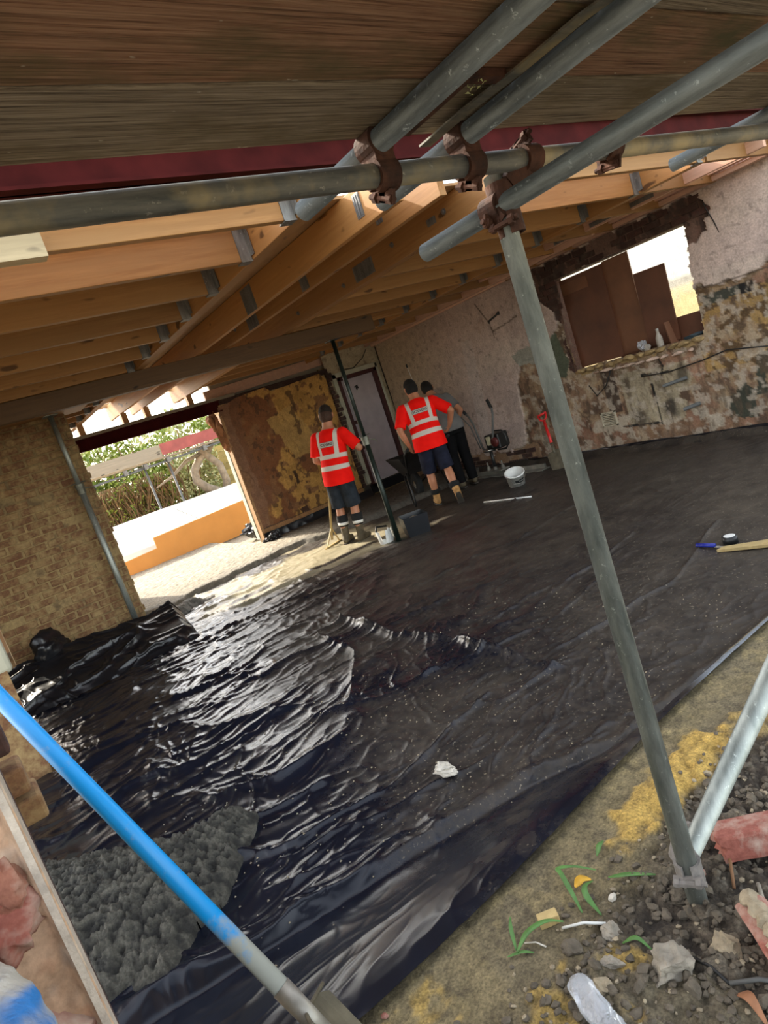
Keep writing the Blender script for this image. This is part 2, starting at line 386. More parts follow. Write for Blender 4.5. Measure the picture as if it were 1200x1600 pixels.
def tag(o, label, cat, group=None, kind=None):
    if label: o['label'] = label
    if cat: o['category'] = cat
    if group: o['group'] = group
    if kind: o['kind'] = kind
    return o
def thing(name, label, cat, loc=(0, 0, 0), group=None, rz=0):
    o = bpy.data.objects.new(name, None); COL.objects.link(o); o.location = loc; o.rotation_euler = (0, 0, rz); o.empty_display_size = .1
    WORLD[o.name] = Vector(loc); return tag(o, label, cat, group)
def solo(mb, name, mat, label, cat, group=None, smooth=False, bevel=0, pivot=None):
    """a thing that is one mesh, its origin at its own base"""
    xs = np.array([tuple(v) for v in mb.v]); c = Vector(((xs[:, 0].min()+xs[:, 0].max())/2, (xs[:, 1].min()+xs[:, 1].max())/2, xs[:, 2].min())) if pivot is None else Vector(pivot)
    ob = mk(name, mb.v, mb.f, mat, None, smooth, c); ob.location = c; WORLD[ob.name] = c
    if bevel:
        m = ob.modifiers.new('bevel', 'BEVEL'); m.width = bevel; m.segments = 2; m.limit_method = 'ANGLE'
    return tag(ob, label, cat, group)
def struct(ob): ob['kind'] = 'structure'; return ob
def gridmesh(name, X, Y, Z, col=None, mat=None, parent=None, keep=None, smooth=True):
    """X,Y,Z: 2-D arrays; col: (...,3)"""
    nv, nu = X.shape; P = np.stack([X, Y, Z], -1).reshape(-1, 3).astype(np.float32)
    idx = np.arange(nv*nu).reshape(nv, nu)
    F = np.stack([idx[:-1, :-1], idx[:-1, 1:], idx[1:, 1:], idx[1:, :-1]], -1).reshape(-1, 4)
    if keep is not None: F = F[keep[:-1, :-1].reshape(-1)]
    me = bpy.data.meshes.new(name); me.vertices.add(len(P)); me.vertices.foreach_set('co', P.ravel())
    me.loops.add(F.size); me.loops.foreach_set('vertex_index', F.ravel().astype(np.int32))
    me.polygons.add(len(F)); me.polygons.foreach_set('loop_start', np.arange(0, F.size, 4, dtype=np.int32))
    me.polygons.foreach_set('loop_total', np.full(len(F), 4, np.int32))
    if smooth: me.polygons.foreach_set('use_smooth', np.ones(len(F), bool))
    me.update(calc_edges=True); me.validate()
    if col is not None:
        a = me.color_attributes.new('Col', 'FLOAT_COLOR', 'POINT'); c = np.ones((len(P), 4), np.float32); c[:, :3] = col.reshape(-1, 3); a.data.foreach_set('color', c.ravel())
    ob = bpy.data.objects.new(name, me); COL.objects.link(ob)
    if mat: me.materials.append(mat)
    if parent: ob.parent = parent
    WORLD[ob.name] = Vector((0, 0, 0)); return ob
def lay(c, mask, colr):
    m = np.clip(mask, 0, 1)[..., None]; return c*(1-m)+np.array(colr)*m

# ================================================================== LARGE STRUCTURE
XW = 7.25; YB = 9.75
# ---- right wall: damaged plaster skin over a brick core, window hole
def right_wall():
    nu, nv = 470, 178
    U, V = np.meshgrid(np.linspace(2.3, YB, nu), np.linspace(-.05, 2.72, nv))
    n1 = fbm(U*3.1, V*3.1, 1, 5)-.5; n2 = fbm(U*9, V*9, 2, 4)-.5; n3 = fbm(U*22, V*22, 3, 3)-.5; big = fbm(U*1.1, V*1.1, 5, 3)-.5
    Uw = U+n1*.22+n2*.09; Vw = V+n2*.22+n1*.12
    col = np.zeros(U.shape+(3,)); col[:] = (.57, .445, .385)
    col = lay(col, sst(-.05, .25, big)*.6, (.40, .31, .28)); col = lay(col, sst(.0, .2, fbm(U*.9, V*3, 8, 3)-.5)*.5, (.56, .46, .38))
    col = lay(col, sst(7.6, 9.4, U)*.65, (.52, .40, .25))                      # yellower paint to the corner
    col = lay(col, (np.abs(U-7.45-.12*(2.4-V)) < .12)*sst(.0, .3, V)*(V < 2.05)*.5, (.58, .51, .47))
    col = lay(col, (np.abs(U-8.35-.1*V) < .17)*(V < 1.5)*.55, (.30, .27, .27))   # grey smear by the corner
    col = lay(col, sst(.16, .3, n3)*.6, (.22, .17, .14))
    col = lay(col, sst(.06, .22, n2)*sst(.1, .25, n1)*.5, (.33, .22, .16))
    # bare lower zone
    edge = np.interp(U, [2.3, 3.0, 3.9, 3.95, 5.6, 5.7, 5.95, 6.2, 6.55, 6.75, 6.8, 6.9, 10], [1.6, 1.61, 1.64, 1.5, 1.5, 1.95, 1.62, 1.5, 1.5, 1.2, .7, .3, .27])
    low = (Vw < edge)
    lowm = low.astype(float)
    mos = fbm(U*5+n2*1.2, V*4.5+n3, 21, 6); mos2 = fbm(U*9+n2, V*5, 22, 6); mos3 = fbm(U*2.6+n2, V*3.2+n3*.8, 23, 6)
    lc = np.zeros_like(col); lc[:] = (.30, .185, .115); lc = lay(lc, sst(-.1, .2, n3)*.4, (.2, .12, .08))
    lc = lay(lc, sst(.47, .62, mos)*.75, (.42, .30, .18)); lc = lay(lc, sst(.52, .66, mos2)*.7, (.50, .40, .28))
    lc = lay(lc, sst(.52, .64, mos3)*.85, (.33, .17, .11)); lc = lay(lc, (1-sst(.34, .44, mos2))*.85, (.10, .06, .038))
    lc = lay(lc, ((U < 4.0)*(V > .75)*(V < 1.5)*sst(.42, .5, mos3+.1)).astype(float)*.8, (.42, .26, .08))
    lc = lay(lc, (1-sst(.40, .43, fbm(U*11, V*14, 31, 4)))*(U < 4.1)*(V > .7), (.13, .075, .03))
    lc = lay(lc, sst(.57, .6, fbm(U*6, V*6, 37, 4))*(V < .45), (.50, .42, .33))
    panel = ((U+n2*.05 > 4.72) & (U < 5.1) & (V > .28) & (V < .98)) | ((U+n2*.2 > 4.2) & (U < 4.7) & (V+n2*.3 > .62) & (V < .95)) | ((U+n2*.3 > 4.35) & (U < 4.7) & (V+n2*.25 > .32) & (V < .9))
    lc = lay(lc, panel*.9, (.47, .40, .28)); lc = lay(lc, panel*(np.sin(U*95+n2*9) > .75)*.35, (.2, .16, .11))
    for (a, b, r, k) in [(4.52, .45, .13, 1.), (4.97, .38, .11, .8), (4.28, .8, .1, .8), (5.02, .8, .07, .7), (4.55, .97, .06, .6)]:
        lc = lay(lc, (1-sst(r*.5, r*1.25, np.hypot((U-a)*1.15, (V-b)*.8)+n2*.12))*.9*k, (.022, .016, .012))
    lc = lay(lc, ((U > 5.16) & (U < 5.36) & (V > .5) & (V < 1.08)) * sst(.35, .5, mos2+.1)*.9, (.05, .028, .02))
    for pts in ([(5.22, .31), (4.68, .28)], [(4.69, .78), (4.68, .27)], [(4.55, 1.1), (4.5, .94), (4.55, .82)], [(4.8, .9), (4.43, .86)]):
        lc = lay(lc, (segdist(U, V, pts) < .012), (.012, .010, .008))
    for poly in ([(3.85, .44), (3.66, .56), (3.56, .50), (3.58, .18), (3.88, .2)], [(3.5, .7), (3.56, .42), (3.44, .40), (3.42, .62)], [(6.1, .62), (5.98, .45), (6.05, .32), (6.12, .4)]):
        lc = lay(lc, inpoly(Uw*.6+U*.4, Vw*.5+V*.5, poly), (.055, .06, .04))
    lc = lay(lc, inpoly(U+n2*.05, V+n2*.05, [(3.28, .85), (3.46, .82), (3.44, .6), (3.2, .62)]), (.10, .075, .045))
    lc = lay(lc, inpoly(U, V+n2*.05, [(3.86, 1.57), (3.44, 1.57), (3.44, 1.47), (3.86, 1.45)]), (.055, .06, .045))
    lc = lay(lc, inpoly(U, V, [(3.47, 1.57), (3.33, 1.57), (3.33, 1.46), (3.47, 1.46)]), (.008, .007, .006))
    lc = lay(lc, ((V+n2*.1 < .25) & (U < 7)).astype(float)*.8*sst(.4, .5, mos), (.24, .135, .075))
    lc *= (.46+.72*fbm(U*1.7+n2*.5, V*2.3, 39, 4))[..., None]; lc *= np.array((1.0, .97, .92)); col = lay(col, lowm, lc)
    col = lay(col, lowm*sst(.56, .66, fbm(U*26, V*7, 33, 4))*.55, (.10, .065, .04)); col = lay(col, lowm*sst(.57, .66, fbm(U*16, V*16, 34, 4))*.6, (.5, .42, .33))
    # grey-green undercoat where skim has fallen left of the window
    col = lay(col, inpoly(Uw*.4+U*.6, Vw*.4+V*.6, [(6.72, 1.62), (6.05, 1.72), (5.98, 1.3), (6.2, 1.15), (6.35, 1.42), (6.6, 1.42)]), (.30, .29, .245))
    col = lay(col, inpoly(Uw*.4+U*.6, Vw*.3+V*.7, [(5.86, 1.72), (6.05, 1.66), (6.02, 1.15), (5.86, 1.08), (5.76, 1.3)]), (.085, .10, .065))
    # sooty brickwork round the window head and left jamb
    soot = inpoly(U+n2*.16, V+n2*.16, [(6.0, 2.62), (3.72, 2.6), (3.56, 2.4), (3.62, 2.18), (3.9, 2.08), (3.95, 2.34), (5.6, 2.34), (5.62, 1.98), (5.72, 1.6), (5.8, 1.18), (5.68, 1.1), (5.72, 1.7), (5.8, 2.02), (6.0, 2.2)])
    sc = lay(np.zeros_like(col)+np.array((.06, .036, .028)), sst(.5, .6, mos2), (.13, .07, .05)); sc = lay(sc, sst(.58, .64, mos)*.7, (.20, .12, .09))
    col = lay(col, soot, sc)
    brick0 = (Vw < .27) & (U > 6.7); col = lay(col, brick0, lay(np.zeros_like(col)+np.array((.30, .18, .10)), sst(.48, .6, mos2), (.40, .28, .19)))
    col = lay(col, (V < .05+n2*.1)*.9, (.03, .025, .02))
    for pts in ([(7.1, 2.5), (6.92, 2.15), (6.9, 1.95)], [(6.92, 2.03), (6.4, 2.12)], [(3.9, 1.66), (3.1, 1.63)]): col = lay(col, (segdist(U+n2*.03, V+n2*.03, pts) < .010)*.8, (.10, .07, .05))
    D = .028*(~low) + .018*(mos2-.5)*low + n3*.004 + .02*soot*(mos-.6) - .02*soot
    D = np.where(brick0, .0+.02*(mos-.5), D)
    hl = 5.67+.05*np.interp(V, [1.15, 1.4, 1.6, 1.9, 2.0, 2.34], [0, .4, 1, .2, -.8, -1.])+n2*.04; hr = np.interp(V, [1.1, 1.42, 2.33], [3.92, 3.92, 3.86])+n3*.06
    hole = (U < hl) & (U > hr) & (V > 1.165+n2*.02) & (V < 2.345)
    ob = gridmesh('wall_right', XW-D, U, V, col, M['attr'], None, ~hole)
    struct(ob)
    core = MB()
    for lo, hi in (((XW+.01, 2.3, -.05), (XW+.24, 9.99, 1.12)), ((XW+.01, 2.3, 2.36), (XW+.24, 9.99, 2.72)), ((XW+.01, 2.3, 1.12), (XW+.24, 3.84, 2.36)), ((XW+.01, 5.74, 1.12), (XW+.24, 9.99, 2.36))): core.box(lo, hi)
    core.build('brick_core', M['brickd'], ob)
    # individual sooty bricks showing over the window and down the left jamb
    bm = None; rn = random.Random(3); k = 0
    def brick_at(y, z, ln, mat):
        nonlocal bm
        if bm is None:
            b = MB().box((-.02, -.1, -.031), (.012, .1, .031)); me_ob = b.build('brick', mat, ob); bm = me_ob.data; o = me_ob
        else:
            o = bpy.data.objects.new('brick', bm); COL.objects.link(o); o.parent = ob
        o.location = (XW-.005+rn.uniform(-.006, .004), y, z); o.scale = (1, ln/.2, 1); o.rotation_euler = (rn.uniform(-.03, .03), 0, rn.uniform(-.02, .02)); return o
    for r_, z in enumerate((2.395, 2.47, 2.545)):
        y = 3.66+.11*(r_ % 2)
        while y < 5.9:
            if rn.random() < .8: brick_at(y, z, .19, M['brickd'])
            y += .218
    for r_ in range(5):
        for y in (5.72, 5.86): brick_at(y+.05*(r_ % 2), 2.02+.075*r_, .17 if y < 5.8 else .1, M['brickd'])
    for r_ in range(3):
        for j in range(14):
            y = 6.86+j*.205+.1*(r_ % 2)
            if y < 9.6 and rn.random() < .75: brick_at(y, .065+.072*r_, .18, M['brickd']).location.x += .0
    # sill of broken brick and mortar
    si = MB()
    for j in range(12): si.rock((XW+.0+rn.uniform(-.01, .02), 4.02+j*.145, 1.135+rn.uniform(-.01, .012)), (.075, .085, .04), 40+j, 2, .4)
    si.box((XW+.0, 3.9, 1.08), (XW+.24, 5.72, 1.15)); si.build('sill', M['mortar'], ob)
    sl = MB()
    for j in range(9): sl.rock((XW-.03, 4.1+j*.16, 1.04+.004*j+rn.uniform(-.006, .006)), (.03, .09, .022), 70+j, 2, .4)
    sl.build('broken_ledge', M['mortarp'], ob)
    return ob
wall_r = right_wall()
# ---- back wall: yellow plaster stub, brick jamb, door wall
def back_wall():
    nu, nv = 190, 200
    U, V = np.meshgrid(np.linspace(3.97, 6.0, nu), np.linspace(.0, 2.4, nv))
    n1 = fbm(U*3, V*3, 51, 5)-.5; n2 = fbm(U*9, V*9, 52, 4)-.5; n3 = fbm(U*25, V*25, 53, 3)-.5
    top = np.interp(U, [3.97, 4.2, 4.3, 4.85, 4.95, 5.9, 6.0], [2.30, 2.33, 2.37, 2.40, 2.31, 2.37, 2.25])+n2*.02
    c = np.zeros(U.shape+(3,)); c[:] = (.52, .285, .075)
    m1 = fbm(U*2.3+3, V*1.9, 54, 5)+.10*(U < 4.9)-.12*(U > 5.3); c = lay(c, sst(.50, .56, m1), (.215, .085, .030))
    c = lay(c, sst(.50, .56, fbm(U*5, V*5, 55, 5))*.7*(1-sst(.48, .5, m1)), (.37, .20, .05)); c = lay(c, sst(.6, .66, fbm(U*7, V*7, 56, 5))*.9, (.25, .12, .05))
    c = lay(c, (1-sst(.34, .38, fbm(U*12, V*9, 57, 4)))*.8, (.10, .045, .02))
    c = lay(c, inpoly(U+n2*.1, V+n2*.1, [(4.7, 1.9), (5.2, 2.0), (5.5, 1.2), (4.95, 1.15)])*.75, (.50, .31, .10))
    c = lay(c, (U+n1*.5 < 4.28)*(V > .6)*.8, (.20, .09, .045)); c = lay(c, (U+n1*.3 < 4.12)*.5, (.28, .16, .10))
    c = lay(c, inpoly(U+n2*.2, V, [(5.2, 2.25), (5.3, 2.25), (5.22, 1.5), (5.15, 1.5)])*.8, (.10, .05, .02))
    c = lay(c, inpoly(U+n2*.1, V+n2*.1, [(4.72, .36), (4.86, .38), (4.9, .18), (4.78, .16)]), (.07, .03, .015)); c = lay(c, inpoly(U+n2*.05, V, [(4.82, .98), (4.88, .98), (4.88, .75), (4.84, .75)]), (.06, .03, .012))
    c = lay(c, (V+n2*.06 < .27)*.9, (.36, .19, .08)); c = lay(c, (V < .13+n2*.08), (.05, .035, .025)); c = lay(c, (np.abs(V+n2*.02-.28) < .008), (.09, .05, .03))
    D = .012*(m1 < .52)+n3*.004+.01*n2
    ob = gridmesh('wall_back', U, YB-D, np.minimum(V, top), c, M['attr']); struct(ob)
    MB().box((4.0, YB+.005, 0), (6.02, YB+.29, 2.33)).build('brick_core', M['mortar'], ob)
    MB().box((6.0, YB+.13, -.03), (7.5, YB+.17, 2.45)).build('leak_backing', M['mortar'], ob)  # added backing that stops sun leaking past the brick gap and door foot
    MB().box((4.02, YB+.02, 2.2), (6.1, YB+.27, 2.42)).build('wall_head', M['brickd'], ob)
    # left end of the stub: pale reveal lining and timber, sunlit
    MB().box((3.955, YB+.0, .10), (4.0, YB+.14, 2.2)).build('reveal_board', M['stud'], ob)
    MB().box((3.945, YB+.15, .12), (4.0, YB+.27, 2.15)).build('reveal_plaster', M['palegreen'], ob)
    # torn timber and broken plaster hanging at the lintel end
    t = MB(); rn = random.Random(5)
    t.rock((3.88, YB+.04, 2.06), (.13, .07, .22), 91, 3, .9).rock((3.92, YB+.05, 1.80), (.07, .06, .20), 92, 3, .9).rock((3.80, YB+.05, 2.15), (.10, .06, .10), 93, 3, .8)
    for j in range(7): t.beam((3.80+.03*j, YB+.0+.01*j, 2.2-.03*j), (3.84+.025*j, YB-.02+.012*j, 1.70+.03*(j % 3)), .022, .03)
    t.build('torn_plaster', M['mortarbr'], ob)
    # rough top of the wall
    t = MB()
    for j in range(13): t.rock((4.05+j*.15, YB+.12, 2.33+rn.uniform(-.01, .05)), (.10, .13, .05), 120+j, 2, .4)
    t.build('broken_top', M['brickd'], ob)
    # toothed brick edge right of the plaster
    rn = random.Random(8); me = None
    for r_ in range(27):
        w = rn.uniform(.06, .13)
        if me is None: o = MB().box((-.1, -.03, -.032), (.1, .03, .032)).build('brick', M['brickd'], ob); me = o.data
        else: o = bpy.data.objects.new('brick', me); COL.objects.link(o); o.parent = ob
        o.location = (6.02+w/2-.01, YB-.0+rn.uniform(-.012, .012), .3+r_*.077); o.scale = (w/.2, 1, 1)
    # door wall with opening for the door
    nu, nv = 80, 130
    U, V = np.meshgrid(np.linspace(6.08, XW, nu), np.linspace(0, 2.72, nv)); n1 = fbm(U*4, V*4, 61, 4)-.5; n2 = fbm(U*14, V*14, 62, 3)-.5
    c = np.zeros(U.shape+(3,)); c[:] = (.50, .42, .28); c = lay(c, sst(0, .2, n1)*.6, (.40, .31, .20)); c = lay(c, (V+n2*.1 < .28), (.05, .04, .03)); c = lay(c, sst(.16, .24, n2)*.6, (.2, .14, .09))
    hole = (U > 6.24) & (U < 7.08) & (V < 2.21)
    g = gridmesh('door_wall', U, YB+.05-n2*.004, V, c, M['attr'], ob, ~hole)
    d = struct(bpy.data.objects.new('door_1', None)); COL.objects.link(d); d.location = (6.66, YB+.05, .26); WORLD[d.name] = Vector(d.location)
    f = MB().box((6.23, YB+.0, .2), (6.29, YB+.12, 2.21)).box((7.02, YB+.0, .2), (7.09, YB+.12, 2.21)).box((6.23, YB+.0, 2.15), (7.09, YB+.12, 2.22)); f.build('door_frame', M['doorframe'], d, bevel=.006)
    MB().box((6.42, YB+.07, .27), (7.02, YB+.11, 2.15)).build('panel', M['door'], d, bevel=.004)
    MB().box((6.29, YB+.09, .27), (6.41, YB+.11, 2.15)).build('side_light', M['door'], d)
    b = MB().box((6.405, YB+.05, .27), (6.43, YB+.10, 2.15)); 
    b.build('mullion', M['doorframe'], d)
    MB().box((6.29, YB+.04, 1.36), (6.42, YB+.1, 1.42)).box((6.29, YB+.04, .9), (6.42, YB+.1, .96)).build('rail', M['doorframe'], d)
    h = MB(); h.tube([(6.56, YB+.07, 1.98), (6.6, YB+.04, 2.0), (6.62, YB+.05, 1.95)], .013, 8); h.tube([(6.60, YB+.07, 1.99), (6.58, YB+.04, 1.93)], .012, 8); h.build('coat_hook', M['black'], d)
    a = MB().box((6.15, YB+.02, .3), (6.23, YB+.06, 2.29)).box((7.09, YB+.02, .3), (7.15, YB+.06, 2.29)).box((6.15, YB+.02, 2.21), (7.15, YB+.06, 2.30)); a.build('architrave', M['palegreen'], d, bevel=.005)
    MB().box((6.2, YB+.0, .1), (7.12, YB+.1, .26)).build('threshold', M['dpm2'], d)
    return ob
M['mortarbr'] = plain('torn_brown_plaster', (.33, .15, .07), .95, 0, .4, 14, .8, .01)
wall_b = back_wall()
# ---- inner floor slab and rough ground under everything
st = gridmesh('floor', *[a for a in (lambda U, V: (U, V, U*0-.03))(*np.meshgrid(np.linspace(-3, 9, 30), np.linspace(1.2, 12, 30)))], None, M['mortar']); struct(st)
# ---- left brick pier, brick by brick
def pier():
    x0, x1, yf, z1 = .12, 1.40, 7.32, 2.5
    nu, nv = 110, 200
    U, V = np.meshgrid(np.linspace(x0, x1, nu), np.linspace(0, z1, nv)); n2 = fbm(U*14, V*14, 72, 4)-.5; n1 = fbm(U*4, V*4, 71, 4)-.5
    c = np.zeros(U.shape+(3,)); c[:] = (.30, .205, .09); c = lay(c, sst(-.05, .2, n1), (.36, .25, .11)); c = lay(c, sst(.1, .25, n2)*.7, (.14, .09, .045)); c = lay(c, sst(1.5, 2.2, V)*.35, (.14, .10, .05))
    ob = struct(gridmesh('wall_left', U, yf-.004*n2, V, c, M['attr']))
    MB().box((x0+.0, yf+.01, 0), (x1, yf+.33, z1)).build('brick_core', M['mortar'], ob)
    rn = random.Random(11); me = None; k = 0
    for r_ in range(33):
        z = .06+r_*.0755; x = x0+(.108 if r_ % 2 else 0)
        if r_ % 2: bricks = [(x0, .102)]
        else: bricks = []
        while x < x1-.03:
            w = min(.212, x1-x); bricks.append((x, w-.012)); x += .2235
        for bx, w in bricks:
            if w < .04 or rn.random() < .04: continue
            if me is None:
                b = bmesh.new(); bmesh.ops.create_cube(b, size=1)
                for v in b.verts: v.co = Vector((v.co.x*.2, v.co.y*.05, v.co.z*.064))
                bmesh.ops.bevel(b, geom=list(b.edges), offset=.006, segments=1, affect='EDGES')
                me = bpy.data.meshes.new('brick'); b.to_mesh(me); b.free(); me.materials.append(M['brick'])
            o = bpy.data.objects.new('brick', me); COL.objects.link(o); o.parent = ob
            o.location = (bx+w/2, yf+.0165+rn.uniform(-.003, .004), z+.032); o.scale = (w/.2, 1, 1); o.rotation_euler = (0, rn.uniform(-.012, .012), 0)
    e = MB()
    for r_ in range(31):
        if r_ % 2: e.box((x1-.01, yf+.02+.01*rn.random(), .07+r_*.0755), (x1+.004+rn.random()*.022, yf+.2, .13+r_*.0755))
    e.build('toothed_edge', M['brick'], ob)
    return ob
pier()
# ---- near left pier beside the photographer: broken red bricks under old plaster
def near_pier():
    nu, nv = 150, 300; x0, x1, yf = -.62, -.045, .86
    U, V = np.meshgrid(np.linspace(x0, x1, nu), np.linspace(.1, 1.97, nv)); n1 = fbm(U*9, V*9, 81, 5)-.5; n2 = fbm(U*26, V*26, 82, 4)-.5; n3 = fbm(U*60, V*60, 83, 3)-.5
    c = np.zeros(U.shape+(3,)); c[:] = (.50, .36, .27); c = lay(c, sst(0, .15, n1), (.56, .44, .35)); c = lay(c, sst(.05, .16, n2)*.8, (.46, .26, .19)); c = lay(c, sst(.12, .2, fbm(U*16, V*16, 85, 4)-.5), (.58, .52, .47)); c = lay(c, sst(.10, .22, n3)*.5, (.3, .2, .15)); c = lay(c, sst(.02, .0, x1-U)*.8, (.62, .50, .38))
    c = lay(c, sst(-.02, .06, n1+.3*(U+.3))*.5, (.50, .27, .13))
    D = .03*n1+.022*n2+.006*n3; D = np.where(U > x1-.012, .012, D)
    ob = struct(gridmesh('wall_front', U-0*V, yf-D, V, c, M['attr']))
    MB().box((x0, yf+.02, .1), (x1-.012, yf+.34, 1.97)).build('brick_core', M['brickd'], ob)
    MB().box((x1-.010, yf-.018, .1), (x1-.002, yf+.10, 1.97)).build('plaster_edge', M['mortarp2'], ob)
    rn = random.Random(21)
    for r_ in range(25):
        z = .14+r_*.074
        for j in range(3):
            if rn.random() < .25: continue
            w = rn.uniform(.040, .066); x = x1-.040-j*.062-rn.uniform(0, .012)
            b = MB().rock((x, yf+.004-rn.uniform(-.006, .008), z+rn.uniform(-.012, .012)), (w*.62, .030, .046), 200+r_*5+j, 4, .8); b.build('brick', M['brickp'] if rn.random() < .6 else M['brickr'], ob, True)
    # far reveal: toothed half bricks sticking out low down
    for j, (y, z, s, x_) in enumerate([(1.62, 1.185, .05, -.045), (1.66, 1.085, .055, -.040), (1.68, 1.01, .05, -.030)]):
        b = MB().box((-.24, y-s, z-.030), (x_, y+s, z+.030), Matrix.Rotation(.12*(j-1), 3, 'X')); b.build('brick', M['brickd'] if j == 0 else M['brick'], ob, bevel=.008)
    MB().box((-.5, 1.2, .1), (-.085, 1.75, 1.3)).build('rough_return', M['mortar'], ob)
    return ob
M['mortarp2'] = plain('plaster_edge', (.47, .40, .33), .9, 0, .25, 40, .6, .004)
near_pier()
# ---- walls seen past the left pier, and an added unseen wall shaping the left light
b = MB().box((-2.2, 10.4, -.03), (1.55, 10.6, 2.4)); w = struct(b.build('wall_farleft', M['peach'], None))
MB().box((-2.2, 10.37, .92), (1.5, 10.41, .99)).build('groove_trim', M['black'], w)
struct(MB().box((-1.75, 5.2, -.03), (-1.55, 10.36, 2.7)).build('wall_lightblock', M['mortar'], None))
wp = MB().box((-.5, 4.85, .72), (.058, 5.0, 2.5)); o = wp.build('wall_stub', M['palegreen'], None, bevel=.03); struct(o)
struct(MB().box((-.5, 4.85, -.03), (.02, 5.05, .74)).build('wall_base', M['brick'], None))
# ---- outside ground: soil bank in front
def bank():
    U, V = np.meshgrid(np.linspace(-.9, 3.6, 560), np.linspace(-.4, 1.75, 300)); n1 = fbm(U*5, V*5, 91, 5)-.5; n2 = fbm(U*18, V*18, 92, 4)-.5; n3 = fbm(U*55, V*55, 93, 3)-.5
    edge = 1.43-.03*np.sin(U*2.1)-.03*sst(1.4, 2.4, U)
    smooth = sst(1.0, 1.22, V-.08*(U-.7)+n1*.18)*(U > .2)
    lump = (1-smooth)
    n4 = fbm(U*38, V*38, 95, 3)-.5; Z = .195+lump*(.05*n1+.04*np.maximum(n2, -.1)+.024*n4+.014*n3)+smooth*(.008*n2+.003*n3)
    Z -= .2*sst(edge, edge+.28, V)+.05*sst(edge+.1, edge+.3, V)
    sand = np.maximum(1-np.hypot((U-1.50)/.40, (V-1.235)/.10)+n2*.9, 0); sand2 = np.maximum(.9-np.hypot((U-2.05)/.38, (V-1.15)/.13)+n2*1.2, 0)
    Z += .03*np.clip(sand, 0, 1)+.02*np.clip(sand2, 0, 1)+.012*np.clip(sand, 0, 1)*n3
    c = np.zeros(U.shape+(3,)); c[:] = (.075, .058, .040); c = lay(c, sst(.05, .25, n1), (.12, .095, .065)); c = lay(c, (1-sst(-.16, -.02, n4))*.8, (.028, .021, .015)); c = lay(c, sst(.06, .2, n4)*.5, (.19, .155, .11)); c = lay(c, sst(.12, .25, n2)*.8, (.20, .17, .125)); c = lay(c, sst(.18, .28, n3)*.5, (.26, .23, .18))
    c = lay(c, smooth*.95, (.26, .205, .105)); c = lay(c, smooth*sst(.0, .2, n1)*.6, (.19, .155, .095)); c = lay(c, smooth*sst(.1, .2, n2)*.5, (.36, .28, .13))
    c = lay(c, ((V < 1.05)*(U < .95)*sst(-.05, .15, n1))*.7, (.20, .165, .10)); c = lay(c, sst(.16, .24, fbm(U*9, V*9, 97, 5)-.5)*(U < 1.15), (.44, .30, .09))
    c = lay(c, sst(.15, .4, sand), (.60, .39, .10)); c = lay(c, sst(.15, .5, sand2)*.8, (.52, .36, .12)); c = lay(c, (1-sst(-.2, -.1, n3))*.35, (.03, .025, .02))
    ob = struct(gridmesh('ground_front', U, V, Z, c, M['soil'])); return ob
bank()
U, V = np.meshgrid(np.linspace(-9, 12, 60), np.linspace(-10, -.38, 40)); n1 = fbm(U*2, V*2, 98, 4)-.5  # unseen ground behind the camera, added to bounce light onto the boards
struct(gridmesh('ground_bounce', U, V, .17+.03*n1, lay(np.zeros(U.shape+(3,))+np.array((.30, .25, .17)), sst(0, .2, n1), (.38, .33, .24)), M['soil']))
for k_, (xa, xb) in enumerate(((-9, -.88), (3.58, 12))):
    struct(MB().box((xa, -.4, -.1), (xb, 1.4, .17)).build('ground_side', M['stonet'], None))
def ground_z(x, y): return .195
# ---- ground outdoors behind
U, V = np.meshgrid(np.linspace(-4, 14, 90), np.linspace(9.9, 24, 60)); n1 = fbm(U*2, V*2, 101, 4)-.5
c = np.zeros(U.shape+(3,)); c[:] = (.42, .37, .28); c = lay(c, sst(0, .2, n1), (.34, .29, .2)); c = lay(c, (V > 13.6), (.12, .11, .05))
struct(gridmesh('ground_back', U, V, -.02+.02*n1, c, M['soil']))
# ---- roof deck
dk = bpy.data.objects.new('ceiling', None); COL.objects.link(dk); struct(dk); WORLD['ceiling'] = Vector((0, 0, 0))
dm = None
for i in range(4):
    for j in range(6):
        x0 = -1.7+i*2.25; y0 = 3.35+j*1.12
        MB().box((x0, y0, 2.826), (x0+2.245, y0+1.115, 2.845)).build('plywood_sheet', M['deck'], dk)

# ================================================================== ROOF FRAME
rf = thing('roof_frame', 'new sawn timber roof frame of joists and deep beams over the whole room', 'roof', (2.6, 6, 2.6))
JZ0, JZ1 = 2.6, 2.815
def part_beam(name, a, b, w, h, mat, parent=rf):
    o = MB().beam(a, b, w, h).build(name, mat, parent)
    if mat in (M['joist'], M['beam']):
        o.data.materials.append(M['edge']); o.data.update()
        for p in o.data.polygons:
            if p.normal.z < -.9: p.material_index = 1
    m = o.modifiers.new('bevel', 'BEVEL'); m.width = .004; m.segments = 2; m.limit_method = 'ANGLE'; return o
M['edge'] = plain('bounce_lit_underside', (.72, .50, .22), .65, 0, .15, 9, .1)  # paler underside colour stands in for light bounced up from the floor
for x, w in ((1.95, .09), (2.57, .05), (2.90, .05), (3.58, .05), (3.633, .05)):
    part_beam('main_beam', (x+w/2 if x < 3.6 else x+w/2, 2.86, 2.71), (x+w/2, 10.45, 2.71), w, .22, M['beam'])
part_beam('trimmer_beam', (5.86, 2.86, 2.70), (5.86, 9.9, 2.70), .09, .20, M['beam'])
